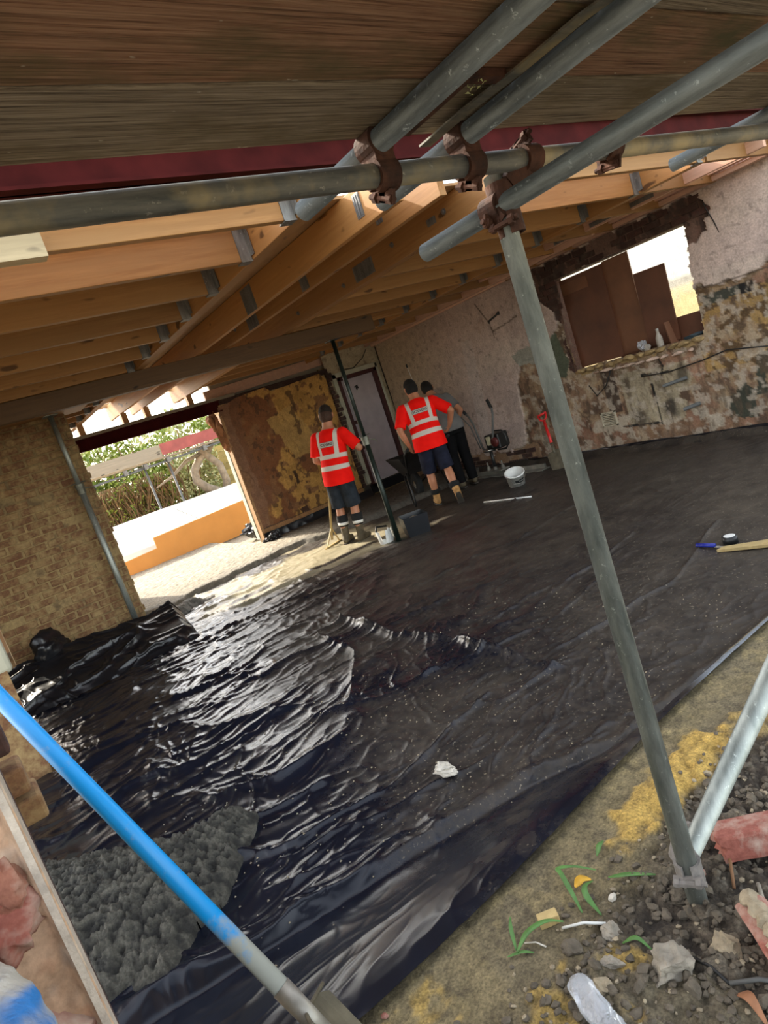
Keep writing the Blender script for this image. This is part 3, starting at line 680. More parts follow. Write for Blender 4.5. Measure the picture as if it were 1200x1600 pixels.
def hanger(x, y, sgn, parent):
    h = MB(); x0, x1 = (x-.07, x-.0) if sgn < 0 else (x, x+.07)
    h.box((x0, y-.036, 2.592), (x1, y+.036, 2.598)); h.box((x0, y-.029, 2.592), (x1, y-.024, 2.78)); h.box((x0, y+.024, 2.592), (x1, y+.029, 2.78))
    xa = x-.004 if sgn < 0 else x; h.box((xa-.001, y-.075, 2.62), (xa+.004, y-.025, 2.80)); h.box((xa-.001, y+.025, 2.62), (xa+.004, y+.075, 2.80))
    h.build('joist_hanger', M['zinc'], parent)
jl = [2.955+.57*k for k in range(13)]
for y in jl:
    j = part_beam('joist', (-1.5, y, 2.7), (1.945, y, 2.7), .047, .2, M['joist']); hanger(1.945, y, -1, j)
for k in range(12):
    y = 2.87+.58*k
    if y > 9.7: continue
    j = part_beam('joist', (3.69, y, 2.7), (5.81, y, 2.7), .047, .2, M['joist']); hanger(5.81, y, -1, j)
    part_beam('joist', (5.91, y, 2.7), (7.2, y, 2.7), .047, .2, M['joist'])
# short studs carrying the beams over the back steel, eaves board
for x in (1.99, 2.6, 2.93, 3.6): MB().box((x-.04, YB-.03, 2.45), (x+.04, YB+.07, 2.6)).build('stub_stud', M['stud'], rf)
MB().box((1.2, YB-.06, 2.405), (4.3, YB+.1, 2.45)).build('sole_plate', M['greyboard'], rf, bevel=.004)
# wall plates and packers along the right wall
rn = random.Random(31)
part_beam('wall_plate', (7.17, 2.75, 2.63), (7.17, 9.75, 2.63), .12, .05, M['plate'])
part_beam('wall_plate', (7.1, 2.75, 2.69), (7.1, 9.75, 2.69), .10, .05, M['plate'])
part_beam('ledger_rail', (6.62, 2.7, 2.66), (6.62, 6.3, 2.70), .05, .10, M['plate'])
part_beam('ledger_rail', (6.75, 4.6, 2.63), (6.98, 9.7, 2.63), .05, .09, M['plate'])
part_beam('ledger_rail', (6.95, 6.2, 2.60), (7.12, 9.7, 2.585), .06, .05, M['plate'])
for y in (3.9, 4.35, 4.85): MB().box((6.585, y-.16, 2.645), (6.597, y+.16, 2.69)).build('nail_plate', M['zinc'], rf)
# back edge board running above the yellow wall
part_beam('eaves_board', (3.9, YB+.16, 2.52), (7.2, YB+.16, 2.62), .05, .16, M['plate'])
# nail plates and bolts on the beam faces
def nailplate(x, y, z, w, h):
    m = MB().box((x-.004, y-w/2, z-h/2), (x, y+w/2, z+h/2))
    for k in range(int(w/.022)): m.box((x-.007, y-w/2+.006+k*.022, z-h/2+.008), (x-.004, y-w/2+.014+k*.022, z+h/2-.008))
    m.build('nail_plate', M['zinc'], rf)
for x, y, z, w, h in ((3.58, 4.65, 2.70, .30, .13), (2.9, 4.55, 2.70, .12, .18), (2.57, 4.9, 2.7, .2, .2), (2.9, 5.6, 2.7, .22, .2), (3.58, 3.7, 2.72, .1, .05), (2.57, 3.2, 2.72, .07, .14), (2.9, 3.45, 2.73, .07, .1)): nailplate(x, y, z, w, h)
for x, y, z in ((3.58, 3.55, 2.73), (3.58, 4.2, 2.74), (3.58, 5.0, 2.68), (3.58, 5.9, 2.7), (2.9, 4.3, 2.74), (2.9, 6.0, 2.70)):
    MB().lathe([(.022, 0), (.022, .006), (.012, .006), (.012, .02)], (x, y, z), 8, (-1, 0, 0)).build('bolt', M['zinc'], rf)
# front red steel and batten, back red steel
def ibeam(name, x0, x1, y, z0, z1, fl, mat, label):
    m = MB().box((x0, y-fl/2, z0), (x1, y+fl/2, z0+.014)).box((x0, y-fl/2, z1-.014), (x1, y+fl/2, z1)).box((x0, y-.006, z0), (x1, y+.006, z1)); return solo(m, name, mat, label, 'beam')
ibeam('steel_beam', -1.6, 7.2, 2.76, 2.755, 2.93, .11, M['redsteel'], 'dark red painted steel beam just past the scaffold boards overhead')
MB().box((-1.6, 2.80, 2.735), (7.2, 2.85, 2.753)).build('batten', M['plate'], rf)
ibeam('steel_beam', .9, 4.03, YB+.02, 2.235, 2.405, .12, M['redsteel'], 'dark red steel lintel over the sunlit opening to the garden')
ob = solo(MB().box((-.5, 2.86, 2.56), (.72, 2.925, 2.66)), 'timber_offcut', M['paleboard'], 'board end coloured pale as if sunlit, under the scaffold tube at far left', 'timber')
# temporary dark prop beam
solo(MB().box((-1.5, 6.36, 2.425), (4.80, 6.46, 2.595)), 'needle_beam', M['darkbeam'], 'dark long timber held up under the joists by a steel prop', 'beam', bevel=.004)
solo(MB().box((.0, 7.08, 2.505), (1.6, 7.5, 2.575)), 'timber_plate', M['joist'], 'short timber pad on top of the old brick pier', 'timber')
MB().box((4.03, YB+.18, 2.40), (7.45, YB+.24, 2.84)).build('sun_leak_board', M['greyboard'], rf)  # added board that blocks sun leaking in over the back wall
MB().box((-1.5, YB+.60, 2.80), (7.3, YB+.64, 2.86)).build('eaves_batten', M['stud'], rf)

# ================================================================== FLOOR COVERINGS
def dpm_h(U, V):
    """height of the sheet at floor points"""
    w1 = fbm(U*.8, V*1.1, 201, 3)-.5; w2 = fbm(U*2.2, V*2.2, 202, 3)-.5
    left = 1-sst(2.0, 4.2, U-.15*V+.3); mid = 1-sst(4.6, 6.6, U)
    a = ridge(U*.55+w1*.6, V*2.6+w1*3.2+w2*.8+.35*U, 203)**7
    b = ridge(U*1.2+w2*.8, V*5.2+w1*4+w2*1.6+.5*U, 204)**6
    c = ridge(U*2.8+w2*2, V*9-U*1.2+w2*3, 205)**5
    d = ridge(U*8+w2*6, V*13+w2*7, 206)**3
    e = ridge(U*3.1-V*1.6+w2*2, V*2.4+w1*3, 207)**8
    g = ridge(U*6-V*5+w2*6, V*7+U*2+w1*6, 210)**6
    flat = 1-.75*sst(.55, 1.0, U)*(1-sst(2.6, 3.4, V))
    h = (.026*a*(.22+.78*left)+.015*b*(.18+.82*left))*flat+.008*c*(.5+.5*left)*flat+.0045*d*(.30+.70*left)+.004*g*(1-left)*flat+.010*e*(.25+.75*left*mid)+.007*g*left
    h += .010*fbm(U*3, V*4, 208, 3)*left+.0022*ridge(U*17, V*17, 209)**2*(.15+.85*left)
    for pts, wd, ht in (([(.45, 2.62), (.75, 2.47), (1.07, 2.39), (1.36, 2.40), (1.88, 2.53)], .022, .035), ([(2.3, 4.7), (2.23, 4.2), (2.2, 3.79), (2.31, 3.36), (2.27, 2.9), (2.18, 2.33)], .035, .075),
                        ([(.30, 2.98), (.62, 2.84), (.98, 2.76)], .03, .035), ([(.55, 3.2), (.9, 3.05), (1.25, 3.02)], .04, .045), ([(.15, 3.7), (.5, 3.55), (.9, 3.6)], .03, .03), ([(.6, 2.45), (1.0, 2.25), (1.5, 2.12)], .03, .025),
                        ([(2.2, 5.6), (2.5, 5.5), (2.9, 5.55), (3.4, 5.3)], .03, .03), ([(2.1, 6.6), (2.6, 6.4), (3.2, 6.5)], .035, .035), ([(2.6, 3.3), (3.3, 3.1), (4.2, 3.2)], .02, .035), ([(2.4, 2.5), (3.3, 2.35), (4.4, 2.6)], .02, .035), ([(3.0, 4.6), (4.2, 4.3), (5.4, 4.5)], .02, .03), ([(1.9, 3.1), (2.6, 2.8), (3.4, 2.9)], .02, .03), ([(3.2, 5.8), (4.4, 5.5), (5.8, 5.6)], .02, .03), ([(1.5, 3.3), (1.9, 3.9), (2.0, 4.6)], .025, .04),
                        ([(.0, 2.35), (.4, 2.2), (.9, 2.08), (1.4, 1.93), (1.8, 1.74)], .03, .02)):
        d_ = segdist(U+w2*.16, V+w2*.16, pts); h += ht*.62*np.exp(-d_/(wd*.8))*(.45+1.1*vn(U*4, V*4, 215))
    return h
def edge_y(U): return 1.43-.03*np.sin(U*2.1)-.03*sst(1.4, 2.4, U)
def fold_y(U): return np.interp(U, [-.5, 0, .29, .93, 1.45, 1.86, 2.77, 4, 7.3], [2.24, 2.2, 2.13, 2.0, 1.87, 1.68, 1.6, 1.6, 1.6])
def lay_dpm():
    nu, nv = 780, 560
    t = np.linspace(0, 1, nu); xs = -.75+8.0*t**1.35
    s = np.linspace(0, 1, nv)
    U, S = np.meshgrid(xs, s); ey = edge_y(U)-.012; V = ey*(9.6/ey)**S
    h = dpm_h(U, V)
    fy = fold_y(U); k = np.clip((fy-V)/(fy-ey), 0, 1)
    rise = .215*(k*k*(3-2*k)); near = sst(0, .07, k)
    h = h*(1-.72*near)+rise+.002
    h += .018*np.exp(-((V-fy-.03)/.035)**2)
    wall = sst(7.05, 7.2, U); h += .07*wall+.03*wall*(fbm(U*3, V*5, 211, 3)-.5)
    h = np.maximum(h, .0)
    leftc = 1-sst(.55, 1.6, U-.20*(V-2.3))
    dust = (.30+.75*fbm(U*1.5, V*1.9, 221, 4))*sst(.35, 1.2, U-.12*(V-2))
    dust *= 1-.85*leftc
    dust *= 1-.75*sst(.0, .12, k)*(1-.6*sst(.5, .7, fbm(U*6, V*6, 223, 3)))
    dust = np.clip(dust-.35*sst(.25, .9, dpm_h(U, V)/.04), 0, 1)
    slurry = sst(.40, .55, fbm(U*1.6, V*4, 224, 4)+.25*np.exp(-((V-7.3-.25*(3.2-U))/.75)**2)-.12)*sst(1.7, 2.3, U)*(1-sst(4.4, 5.0, U))*sst(6.3, 6.8, V+.2*U-.6)
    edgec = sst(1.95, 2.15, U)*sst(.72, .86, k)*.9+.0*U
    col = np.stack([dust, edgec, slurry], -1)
    keep = (U < 7.17) & ~((U > .08) & (U < 1.44) & (V > 7.28)) & ~((U < -.03) & (V < 1.8)) & ~((U < .07) & (V > 4.7) & (V < 5.2)) & (V < 8.8)
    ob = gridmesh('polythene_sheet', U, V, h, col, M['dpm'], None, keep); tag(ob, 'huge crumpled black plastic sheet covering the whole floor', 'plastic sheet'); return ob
lay_dpm()
def zf(x, y): return float(max(dpm_h(np.array([x]), np.array([y]))[0], 0))+.002
# upstand of black sheet along the wall feet
def upstand(name, p0, p1, z1, nrm, seed, label, amp=.03):
    L = math.dist(p0, p1); S, T = np.meshgrid(np.linspace(0, 1, int(L*45)), np.linspace(0, 1, 14)); n = fbm(S*L*3, T*1.2, seed, 3)-.5; n2 = ridge(S*L*6, T*1.5+S, seed+1)**3
    o = .012+amp*(1-T)**2*2.2+.05*n*(1-T)+.02*n2*(1-T*.6)
    X = p0[0]+(p1[0]-p0[0])*S+nrm[0]*o; Y = p0[1]+(p1[1]-p0[1])*S+nrm[1]*o; Z = .0+(z1+.03*(fbm(S*L*2, S*0, seed+2, 3)-.5))*T
    ob = gridmesh(name, X, Y, Z, None, M['dpm2']); tag(ob, label, 'plastic sheet'); return ob
upstand('polythene_upstand', (7.2, 2.4), (7.2, 9.7), .09, (-1, 0), 301, 'black plastic strip turned up along foot of the right wall', .06)
upstand('polythene_upstand', (3.96, YB-.03), (6.15, YB-.03), .21, (0, -1), 311, 'black plastic strip turned up along foot of the yellow wall', .03)
# heap of wet concrete lower left
def heap():
    U, V = np.meshgrid(np.linspace(-.30, .80, 300), np.linspace(2.12, 3.7, 400)); n = fbm(U*6, V*6, 231, 4)-.5; n2 = fbm(U*42, V*42, 232, 4); cl = 1-ridge(U*55+n*2, V*55, 233)
    poly = [(-.5, 3.45), (-.16, 3.52), (.14, 3.22), (.36, 2.98), (.60, 2.98), (.66, 2.8), (.5, 2.6), (.34, 2.43), (.22, 2.40), (.07, 2.22), (-.15, 2.3), (-.5, 2.5)]
    ins = inpoly(U+n*.10, V+n*.10, poly); d = segdist(U+n*.10, V+n*.10, poly+[poly[0]]); m = np.where(ins, d, -d)
    Z = np.where(ins, .03+.11*sst(0, .30, d)+.055*n2*sst(0, .05, d)+.012*cl*sst(0, .04, d)+.06*n, .0)
    Z += .02
    c = np.zeros(U.shape+(3,)); c[:] = (.046, .043, .033); c = lay(c, sst(.5, .7, n2), (.095, .088, .068)); c = lay(c, (1-sst(.35, .48, n2))*.8, (.012, .011, .009))
    ob = gridmesh('wet_concrete', U, V, Z, c, M['concwet'], None, m > -.004); tag(ob, 'lumpy heap of dark wet concrete below the blue shovel shaft', 'concrete', kind='stuff')
heap()
# poured slab strip by the opening, sunlit
def pour():
    U, V = np.meshgrid(np.linspace(1.1, 7.2, 420), np.linspace(7.7, 12.6, 300)); n = fbm(U*3, V*3, 241, 4)-.5; n2 = fbm(U*22, V*22, 242, 4)-.5; n3 = fbm(U*55, V*55, 243, 3)-.5
    e = np.interp(U, [1.1, 1.9, 2.4, 3.2, 4.0, 4.5, 5.2, 7.2], [8.3, 8.15, 8.3, 8.45, 8.4, 8.1, 7.95, 7.9])+n*.18
    k = sst(0, .10, V-e); Z = -.0+k*.085+.02*n*k+.022*n2*k+.01*n3*k+.02*sst(-.4, -.1, V-e)*(1-k)*n2
    c = np.zeros(U.shape+(3,)); c[:] = (.30, .26, .19); c = lay(c, sst(0, .2, n2), (.40, .36, .28)); c = lay(c, (1-sst(-.2, -.05, n3))*.6, (.16, .14, .10))
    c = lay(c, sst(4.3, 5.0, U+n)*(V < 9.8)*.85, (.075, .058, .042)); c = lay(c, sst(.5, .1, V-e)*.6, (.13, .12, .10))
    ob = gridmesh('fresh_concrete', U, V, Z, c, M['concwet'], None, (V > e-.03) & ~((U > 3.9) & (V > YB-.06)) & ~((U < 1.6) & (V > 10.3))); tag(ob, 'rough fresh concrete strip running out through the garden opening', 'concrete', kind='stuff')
    # loose ridge lying over the sheet edge
    U, V = np.meshgrid(np.linspace(1.5, 2.35, 130), np.linspace(7.3, 8.2, 120)); n = fbm(U*6, V*6, 251, 4)-.5; n2 = fbm(U*25, V*25, 252, 3)-.5
    d = np.hypot((U-1.92)/.38, (V-7.72-.3*(U-1.9))/.17)+n*.8; Z = .01+.11*(1-sst(.2, 1, d))+.035*n2
    c = np.zeros(U.shape+(3,)); c[:] = (.14, .13, .11); c = lay(c, sst(0, .2, n2), (.24, .22, .19))
    tag(gridmesh('concrete_spill', U, V, Z, c, M['concwet'], None, d < 1), 'small mound of grey concrete spilt beside the sheet edge', 'concrete', kind='stuff')
pour()
# black sheet draped in front of the brick pier
def drape():
    S, T = np.meshgrid(np.linspace(0, 1, 220), np.linspace(0, 1, 90)); n = fbm(S*5, T*3, 261, 4)-.5; n2 = ridge(S*4+T*2+n*2, T*3.5-S*3, 262)**3; n3 = ridge(S*13+n*3, T*9, 263)**3
    X = .02+1.62*S+.12*(T-.5)*(S-.3); top = np.interp(S, [0, .1, .22, .3, .6, .85, .95, 1], [.34, .36, .34, .36, .30, .30, .33, .16])
    Y = 6.98-.62*(1-T)**1.3+.05*n*1.5-.07*n2*(1-T); Z = .012+top*T**.75*(1-.0*S)+.05*n2*np.sin(T*3.1)+.018*n3*(1-T*.3)+.04*n*(T > .02)
    tag(gridmesh('polythene_fold', X, Y, np.maximum(Z, .012), None, M['dpm2']), 'black plastic draped in loose folds against the brick pier foot', 'plastic sheet')
    Z2 = MB(); Z2.rock((.40, 7.02, .36), (.22, .12, .20), 77, 4, .6); solo(Z2, 'polythene_bundle', M['dpm2'], 'black plastic bunched up at left corner of the brick pier', 'plastic sheet', smooth=True)
drape()
# bunch of black sheet round the foot of the yellow wall corner
b = MB().rock((4.03, YB-.16, .11), (.15, .10, .13), 78, 4, .7); solo(b, 'polythene_bundle', M['dpm2'], 'black plastic wrapped round the yellow wall corner foot', 'plastic sheet')
b = MB().rock((4.35, 11.0, .14), (.26, .2, .16), 79, 4, .8); solo(b, 'polythene_bundle', M['dpm2'], 'black plastic bundle outside against the brown stepped board', 'plastic sheet')

# ================================================================== SCAFFOLD
TR = .02415
def tube_thing(a, b, mat, label, name='scaffold_tube', group=None):
    a = Vector(a); b = Vector(b); piv = a if a.z <= b.z else b
    m = MB().tube([a, b], TR, 24, hollow=.0045); ob = solo(m, name, mat, label, 'scaffold tube', group, True, pivot=piv)
    return ob
tube_thing((-1.6, 1.155, 2.028), (4.6, .985, 2.04), M['galvx'], 'long horizontal scaffold tube crossing under the other tubes')
tube_thing((.955, 1.395, 2.092), (.97, -.6, 2.092), M['galvy'], 'leftmost scaffold tube under the boards, pale rounded end')
tube_thing((1.205, 1.40, 2.092), (1.205, -.6, 2.092), M['galvy'], 'second scaffold tube under the boards, strap lying beside it')
tube_thing((2.64, 1.40, 2.092), (2.62, -.6, 2.092), M['galvy'], 'short scaffold tube end at the right edge near pale wall')
tube_thing((1.305, 1.405, 1.945), (1.36, -.6, 1.965), M['galvy'], 'lower scaffold tube clamped to the upright, end hanging free')
tube_thing((1.325, 1.125, 2.02), (1.125, .955, .19), M['galv'], 'tall leaning galvanised scaffold upright standing in the soil')
tube_thing((1.185, .995, .265), (1.62, .33, 1.60), M['galv'], 'short galvanised brace rising to the right edge from the upright')
for i in range(7):
    y1 = 1.128-i*.209; rr = random.Random(i)
    m = MB().box((-1.7, y1-.203, 2.118), (3.9, y1, 2.156), Matrix.Rotation(-.030, 3, 'Z'), (.4, y1, 2.13))
    lab = ['grey weathered scaffold board nearest the red beam', 'reddish cracked scaffold board second from the red beam', 'scaffold board third from the red beam', 'scaffold board fourth from the red beam', 'scaffold board fifth from the red beam', 'scaffold board sixth from the red beam', 'scaffold board furthest back over the photographer'][i]
    if i > 4: continue
    solo(m, 'scaffold_board', M['scaffg'] if i in (0, 2) else M['scaff'], lab, 'scaffold board', 'boards laid on the scaffold overhead', bevel=.004)
# flat steel strap between tubes
m = MB(); pts = [(1.13, 1.12, 2.10), (1.135, .98, 2.104), (1.14, .84, 2.100), (1.15, .70, 2.105), (1.16, .58, 2.10)]
for a, b_ in zip(pts[:-1], pts[1:]): m.beam(a, b_, .034, .004)
solo(m, 'steel_strap', M['galvx'], 'flat punched steel strap lying along the second tube', 'strap')
m = MB().box((1.01, .86, 2.10), (1.13, .885, 2.115)).box((1.02, .87, 2.095), (1.035, 1.06, 2.11)); solo(m, 'board_clip', M['rust'], 'thin dark angle bar tucked between the two left tubes', 'clip')
b = MB()
rn = random.Random(4)
for k in range(26):
    p = Vector((1.065+rn.uniform(-.014, .014), .885+rn.uniform(-.02, .02), 2.104+rn.uniform(-.012, .008))); d = Vector((rn.uniform(-1, 1), rn.uniform(-1, 1), rn.uniform(-1, .3)))*.0055; b.add([p, p+d, p+Vector((d.y, d.z, d.x))], [(0, 1, 2)])
solo(b, 'moss', M['leaf2'], 'tiny tuft of pale moss at the board joint', 'moss', smooth=False)
def coupler(c, ax1, ax2, label, mat=None, s=1.0):
    """scaffold coupler: two half shells round crossing tubes, flap bolt, nut"""
    mat = mat or M['rust']; c = Vector(c); a1 = Vector(ax1).normalized(); a2 = Vector(ax2).normalized(); n = a1.cross(a2).normalized()
    t = thing('scaffold_coupler', label, 'coupler', c); 
    def shell(cc, ax, open_dir):
        m = MB(); od = Vector(open_dir).normalized(); sd = ax.cross(od).normalized(); N = 20; vs = []; fs = []
        for k in range(N):
            an = .35+(2*math.pi-.7)*k/(N-1)
            d = od*math.cos(an)+sd*math.sin(an)
            for r in (.0248, .0325):
                for w in (-.026*s, .026*s): vs.append(cc+d*r+ax*w)
        for k in range(N-1):
            o = k*4; fs += [(o, o+1, o+5, o+4), (o+2, o+6, o+7, o+3), (o, o+4, o+6, o+2), (o+1, o+3, o+7, o+5)]
        fs += [(0, 2, 3, 1), ((N-1)*4, (N-1)*4+1, (N-1)*4+3, (N-1)*4+2)]
        m.add(vs, fs)
        for sg in (-1, 1):
            p = cc+od*.034+sd*sg*.0; m.beam(cc+od*.022+sd*sg*.013, cc+od*.052+sd*sg*.012, .044, .008, ax)
        m.build('clamp_shell', mat, t, False)
        bm_ = MB(); q = cc+od*.043; bm_.tube([q-sd*.032, q+sd*.042], .0065, 8); bm_.lathe([(.0125, 0), (.0125, .012)], q+sd*.018, 6, sd); bm_.lathe([(.011, 0), (.011, .010)], q-sd*.030, 6, sd); bm_.build('bolt', mat, t)
    return t, shell
def cross_coupler(p1, ax1, od1, p2, ax2, od2, label, mat=None):
    c = (Vector(p1)+Vector(p2))/2; t, sh = coupler(c, ax1, ax2, label, mat); sh(Vector(p1), Vector(ax1).normalized(), od1); sh(Vector(p2), Vector(ax2).normalized(), od2)
    m = MB(); d = (Vector(p2)-Vector(p1)); m.beam(Vector(p1)+d*.25, Vector(p1)+d*.75, .05, .05, (0, 1, .01)); m.build('swivel_plate', mat or M['rust'], t); return t
def ly(x): return 1.155-(x+1.6)*.0274
def lz(x): return 2.028+(x+1.6)*.00194
cross_coupler((.957, ly(.957), lz(.957)), (1, 0, 0), (0, .5, -1), (.957, ly(.957), 2.092), (0, 1, 0), (.6, 0, 1), 'rusty coupler gripping the leftmost tube and the long tube')
cross_coupler((1.205, ly(1.2), lz(1.2)), (1, 0, 0), (0, .4, -1), (1.205, ly(1.2), 2.092), (0, 1, 0), (.6, 0, 1), 'red rusty coupler on the second tube above the joint')
cross_coupler((1.40, ly(1.4), lz(1.4)), (1, 0, 0), (.0, .3, 1), (1.322, 1.115, 1.975), (.1, .09, 1), (1, .6, 0), 'dark rusty coupler behind the head of the upright')
cross_coupler((1.305, 1.13, 1.948), (0, 1, 0), (-.4, 0, -1), (1.315, 1.105, 1.90), (.1, .09, 1), (-1, -.3, 0), 'rusty coupler joining the lower tube to the upright')
t_, sh_ = coupler((1.72, ly(1.72), lz(1.72)), (1, 0, 0), (0, 1, 0), 'single red rusty clamp hanging on the long tube at right'); sh_(Vector((1.72, ly(1.72), lz(1.72))), Vector((1, 0, 0)), (-.2, .15, -1))
cross_coupler((1.134, .963, .275), (.1, .09, 1), (-1, -.5, 0), (1.185, 1.0, .305), (.55, -.1, .8), (1, -.3, .2), 'mud covered coupler where the brace meets the upright', M['duststeel'])

# steel props
def prop(base, top, r1, r2, split, mat, label, plate=.07):
    b0 = Vector(base); t0 = Vector(top); t = thing('steel_prop', label, 'prop', b0); d = t0-b0; mid = b0+d*split
    MB().tube([b0+d*.004, mid], r1, 18).build('outer_tube', mat, t, True); MB().tube([mid-d*.02, t0-d*.004], r2, 18).build('inner_tube', mat, t, True)
    MB().tube([mid-d*.035, mid], r1*1.32, 16).tube([mid-d*.01, mid+d*.006], r1*1.5, 16).build('collar', M['proprust'], t, False)
    dn = d.normalized(); h = MB().tube([mid-dn*.03+Vector((r1, -r1*.4, 0)), mid-dn*.05+Vector((.11, -.03, 0)), mid-dn*.09+Vector((.13, -.035, 0))], .006, 8); h.tube([mid+dn*.03-Vector((.07, 0, 0)), mid+dn*.03+Vector((.07, -.01, 0))], .006, 8); h.build('handle_pin', M['proprust'], t)
    MB().box((b0.x-plate, b0.y-plate, b0.z), (b0.x+plate, b0.y+plate, b0.z+.007)).build('base_plate', mat, t); MB().box((t0.x-plate, t0.y-plate, t0.z-.007), (t0.x+plate, t0.y+plate, t0.z)).build('head_plate', mat, t)
prop((4.10, 6.27, zf(4.1, 6.27)), (4.20, 6.41, 2.424), .031, .024, .52, M['prop'], 'dark green painted steel prop holding up the long dark beam')
prop((1.26, 7.17, .02), (1.25, 7.22, 2.504), .031, .025, .70, M['galv'], 'galvanised steel prop standing at edge of the brick pier')

# ================================================================== GARDEN
def panel_poly(poly, y, th, name, mat, label, cat):
    m = MB().prism([(x, y, z) for x, z in poly], (0, 0, 0), (0, th, 0)); return solo(m, name, mat, label, cat)
panel_poly([(2.36, .0), (4.80, .0), (4.90, .63), (2.97, .57), (2.97, .37), (2.34, .34)], 12.3, .05, 'stepped_board', M['orangeboard'], 'orange brown stepped board standing along edge of the garden slab', 'board')
def ribbed(x0, x1, y0, z0, y1, z1, label, seed):
    n = int((x1-x0)/.1); S, T = np.meshgrid(np.linspace(0, 1, 30), np.linspace(0, 1, 160)); rib = .014*np.sin(T*2*math.pi*26)
    X = x0+(x1-x0)*S; Y = y0+(y1-y0)*T; T2 = T; Z = z0+(z1-z0)*T+rib+.015*(fbm(S*3, T*3, seed, 3)-.5); Z[0] = .0; Z[1] = .2; Y[1] = Y[0]+.004
    tag(gridmesh('ribbed_sheet', X, Y, Z, None, M['whitesheet']), label, 'sheet')
ribbed(1.7, 4.08, 12.42, .42, 14.6, .90, 'left bright white ribbed sheet sloping up behind the stepped board', 1)
ribbed(4.10, 6.3, 12.42, .42, 14.6, .89, 'right bright white ribbed sheet sloping behind the stepped board', 2)
# outdoor scaffold
def out_tube(a, b, label): tube_thing(a, b, M['zinc'], label)
out_tube((1.2, 14.7, 1.78), (6.9, 14.7, 1.92), 'outdoor scaffold tube lying level in front of the hedge')
out_tube((3.95, 14.66, 1.90), (3.95, 15.6, 1.90), 'short outdoor scaffold tube pointing away behind the left upright')
out_tube((5.35, 14.66, 1.94), (5.35, 15.6, 1.94), 'short outdoor scaffold tube pointing away at the right')
out_tube((3.98, 14.76, .0), (3.93, 14.76, 2.05), 'left upright of the outdoor scaffold')
out_tube((4.52, 14.76, .0), (4.47, 14.76, 2.05), 'right thin upright of the outdoor scaffold')
out_tube((5.8, 15.0, .0), (6.75, 15.3, 1.75), 'slanting outdoor scaffold tube beside the fence')
solo(MB().box((1.2, 14.6, 1.97), (4.36, 14.64, 2.24)), 'toe_board', M['greyboard'], 'weathered grey board on the outdoor scaffold left', 'scaffold board')
solo(MB().box((4.38, 14.6, 2.0), (6.6, 14.64, 2.25)), 'toe_board', M['redsteel2'], 'faded red board on the outdoor scaffold right', 'scaffold board')
solo(MB().box((1.2, 14.66, 1.935), (6.6, 15.3, 1.97)), 'scaffold_board', M['greyboard'], 'flat plank behind the red and grey outdoor boards', 'scaffold board')
for k, x in enumerate((3.5, 3.95, 4.47, 5.35)):
    b = MB().box((x-.035, 14.64, 1.82), (x+.05, 14.74, 1.93)).tube([(x, 14.66, 1.87), (x+.10, 14.6, 1.89)], .014, 8)
    solo(b, 'scaffold_coupler', M['zinc'], ['bright outdoor coupler on left end of the level tube', 'outdoor coupler at head of the left upright', 'outdoor coupler at head of the right upright', 'outdoor coupler under the faded red board'][k], 'coupler', smooth=False)
def bush(cx, cy, w, d, h, n, mat, label, name='hedge_bush', cat='bush', z0=0., ls=.07, seed=0, stems=14, vine=False):
    rn = np.random.RandomState(seed); t = thing(name, label, cat, (cx, cy, 0), 'bushes along the back of the garden')
    u = rn.rand(n, 3); P = np.stack([(u[:, 0]-.5)*w, (u[:, 1]-.5)*d, z0+u[:, 2]*(h-z0)], -1); bulge = .6+.8*fbm(P[:, 0]*1.5+seed, P[:, 2]*1.5, seed, 3); P[:, 1] *= bulge; P[:, 2] *= (.75+.5*fbm(P[:, 0]*2+seed, P[:, 1], seed+3, 3))
    A = rn.randn(n, 3); A /= np.linalg.norm(A, axis=1)[:, None]; B = np.cross(A, rn.randn(n, 3)); B /= np.linalg.norm(B, axis=1)[:, None]
    L = ls*(.6+.8*rn.rand(n, 1)); v = np.stack([P-A*L, P+B*L*.45, P+A*L, P-B*L*.45], 1).reshape(-1, 3)
    ob = mk('foliage', v.tolist(), [(4*i, 4*i+1, 4*i+2, 4*i+3) for i in range(n)], mat, t); ob['kind'] = 'stuff'
    m = MB()
    for i in range(stems):
        x = rn.uniform(-w/2, w/2); pts = [(x, rn.uniform(-d/3, d/3), 0)]
        for k in range(5): pts.append((pts[-1][0]+rn.uniform(-.18, .18), pts[-1][1]+rn.uniform(-.1, .1), (k+1)*h/5.2))
        m.tube(pts, [.014 if vine else .02]*5+[.006], 5)
    sm = m.build('stems', M['vine'], t, local=True); sm['kind'] = 'stuff'
bush(3.75, 16.0, 2.0, .5, 1.75, 2200, M['leaf1'], 'brown twiggy bush at left of the garden opening', ls=.045, seed=1, stems=200, vine=True, name='twiggy_bush')
bush(4.3, 17.3, 2.4, .6, 2.7, 5000, M['leaf1'], 'green hedge behind the left outdoor upright', seed=2)
bush(5.5, 16.0, 1.1, .5, 2.1, 2600, M['leaf2'], 'pale leafy bush behind the twisted tree', seed=3, ls=.055)
bush(7.3, 17.3, 2.2, .6, 2.7, 4200, M['leaf1'], 'green hedge behind the fence at right of the opening', seed=4)
bush(1.9, 17.3, 2.2, .6, 2.9, 5000, M['leaf1'], 'tall hedge at far left of the garden opening', seed=5)
bush(5.3, 18.6, 7.5, .7, 2.9, 8000, M['leaf2'], 'long yellow green hedge at the very back', seed=6, ls=.09)
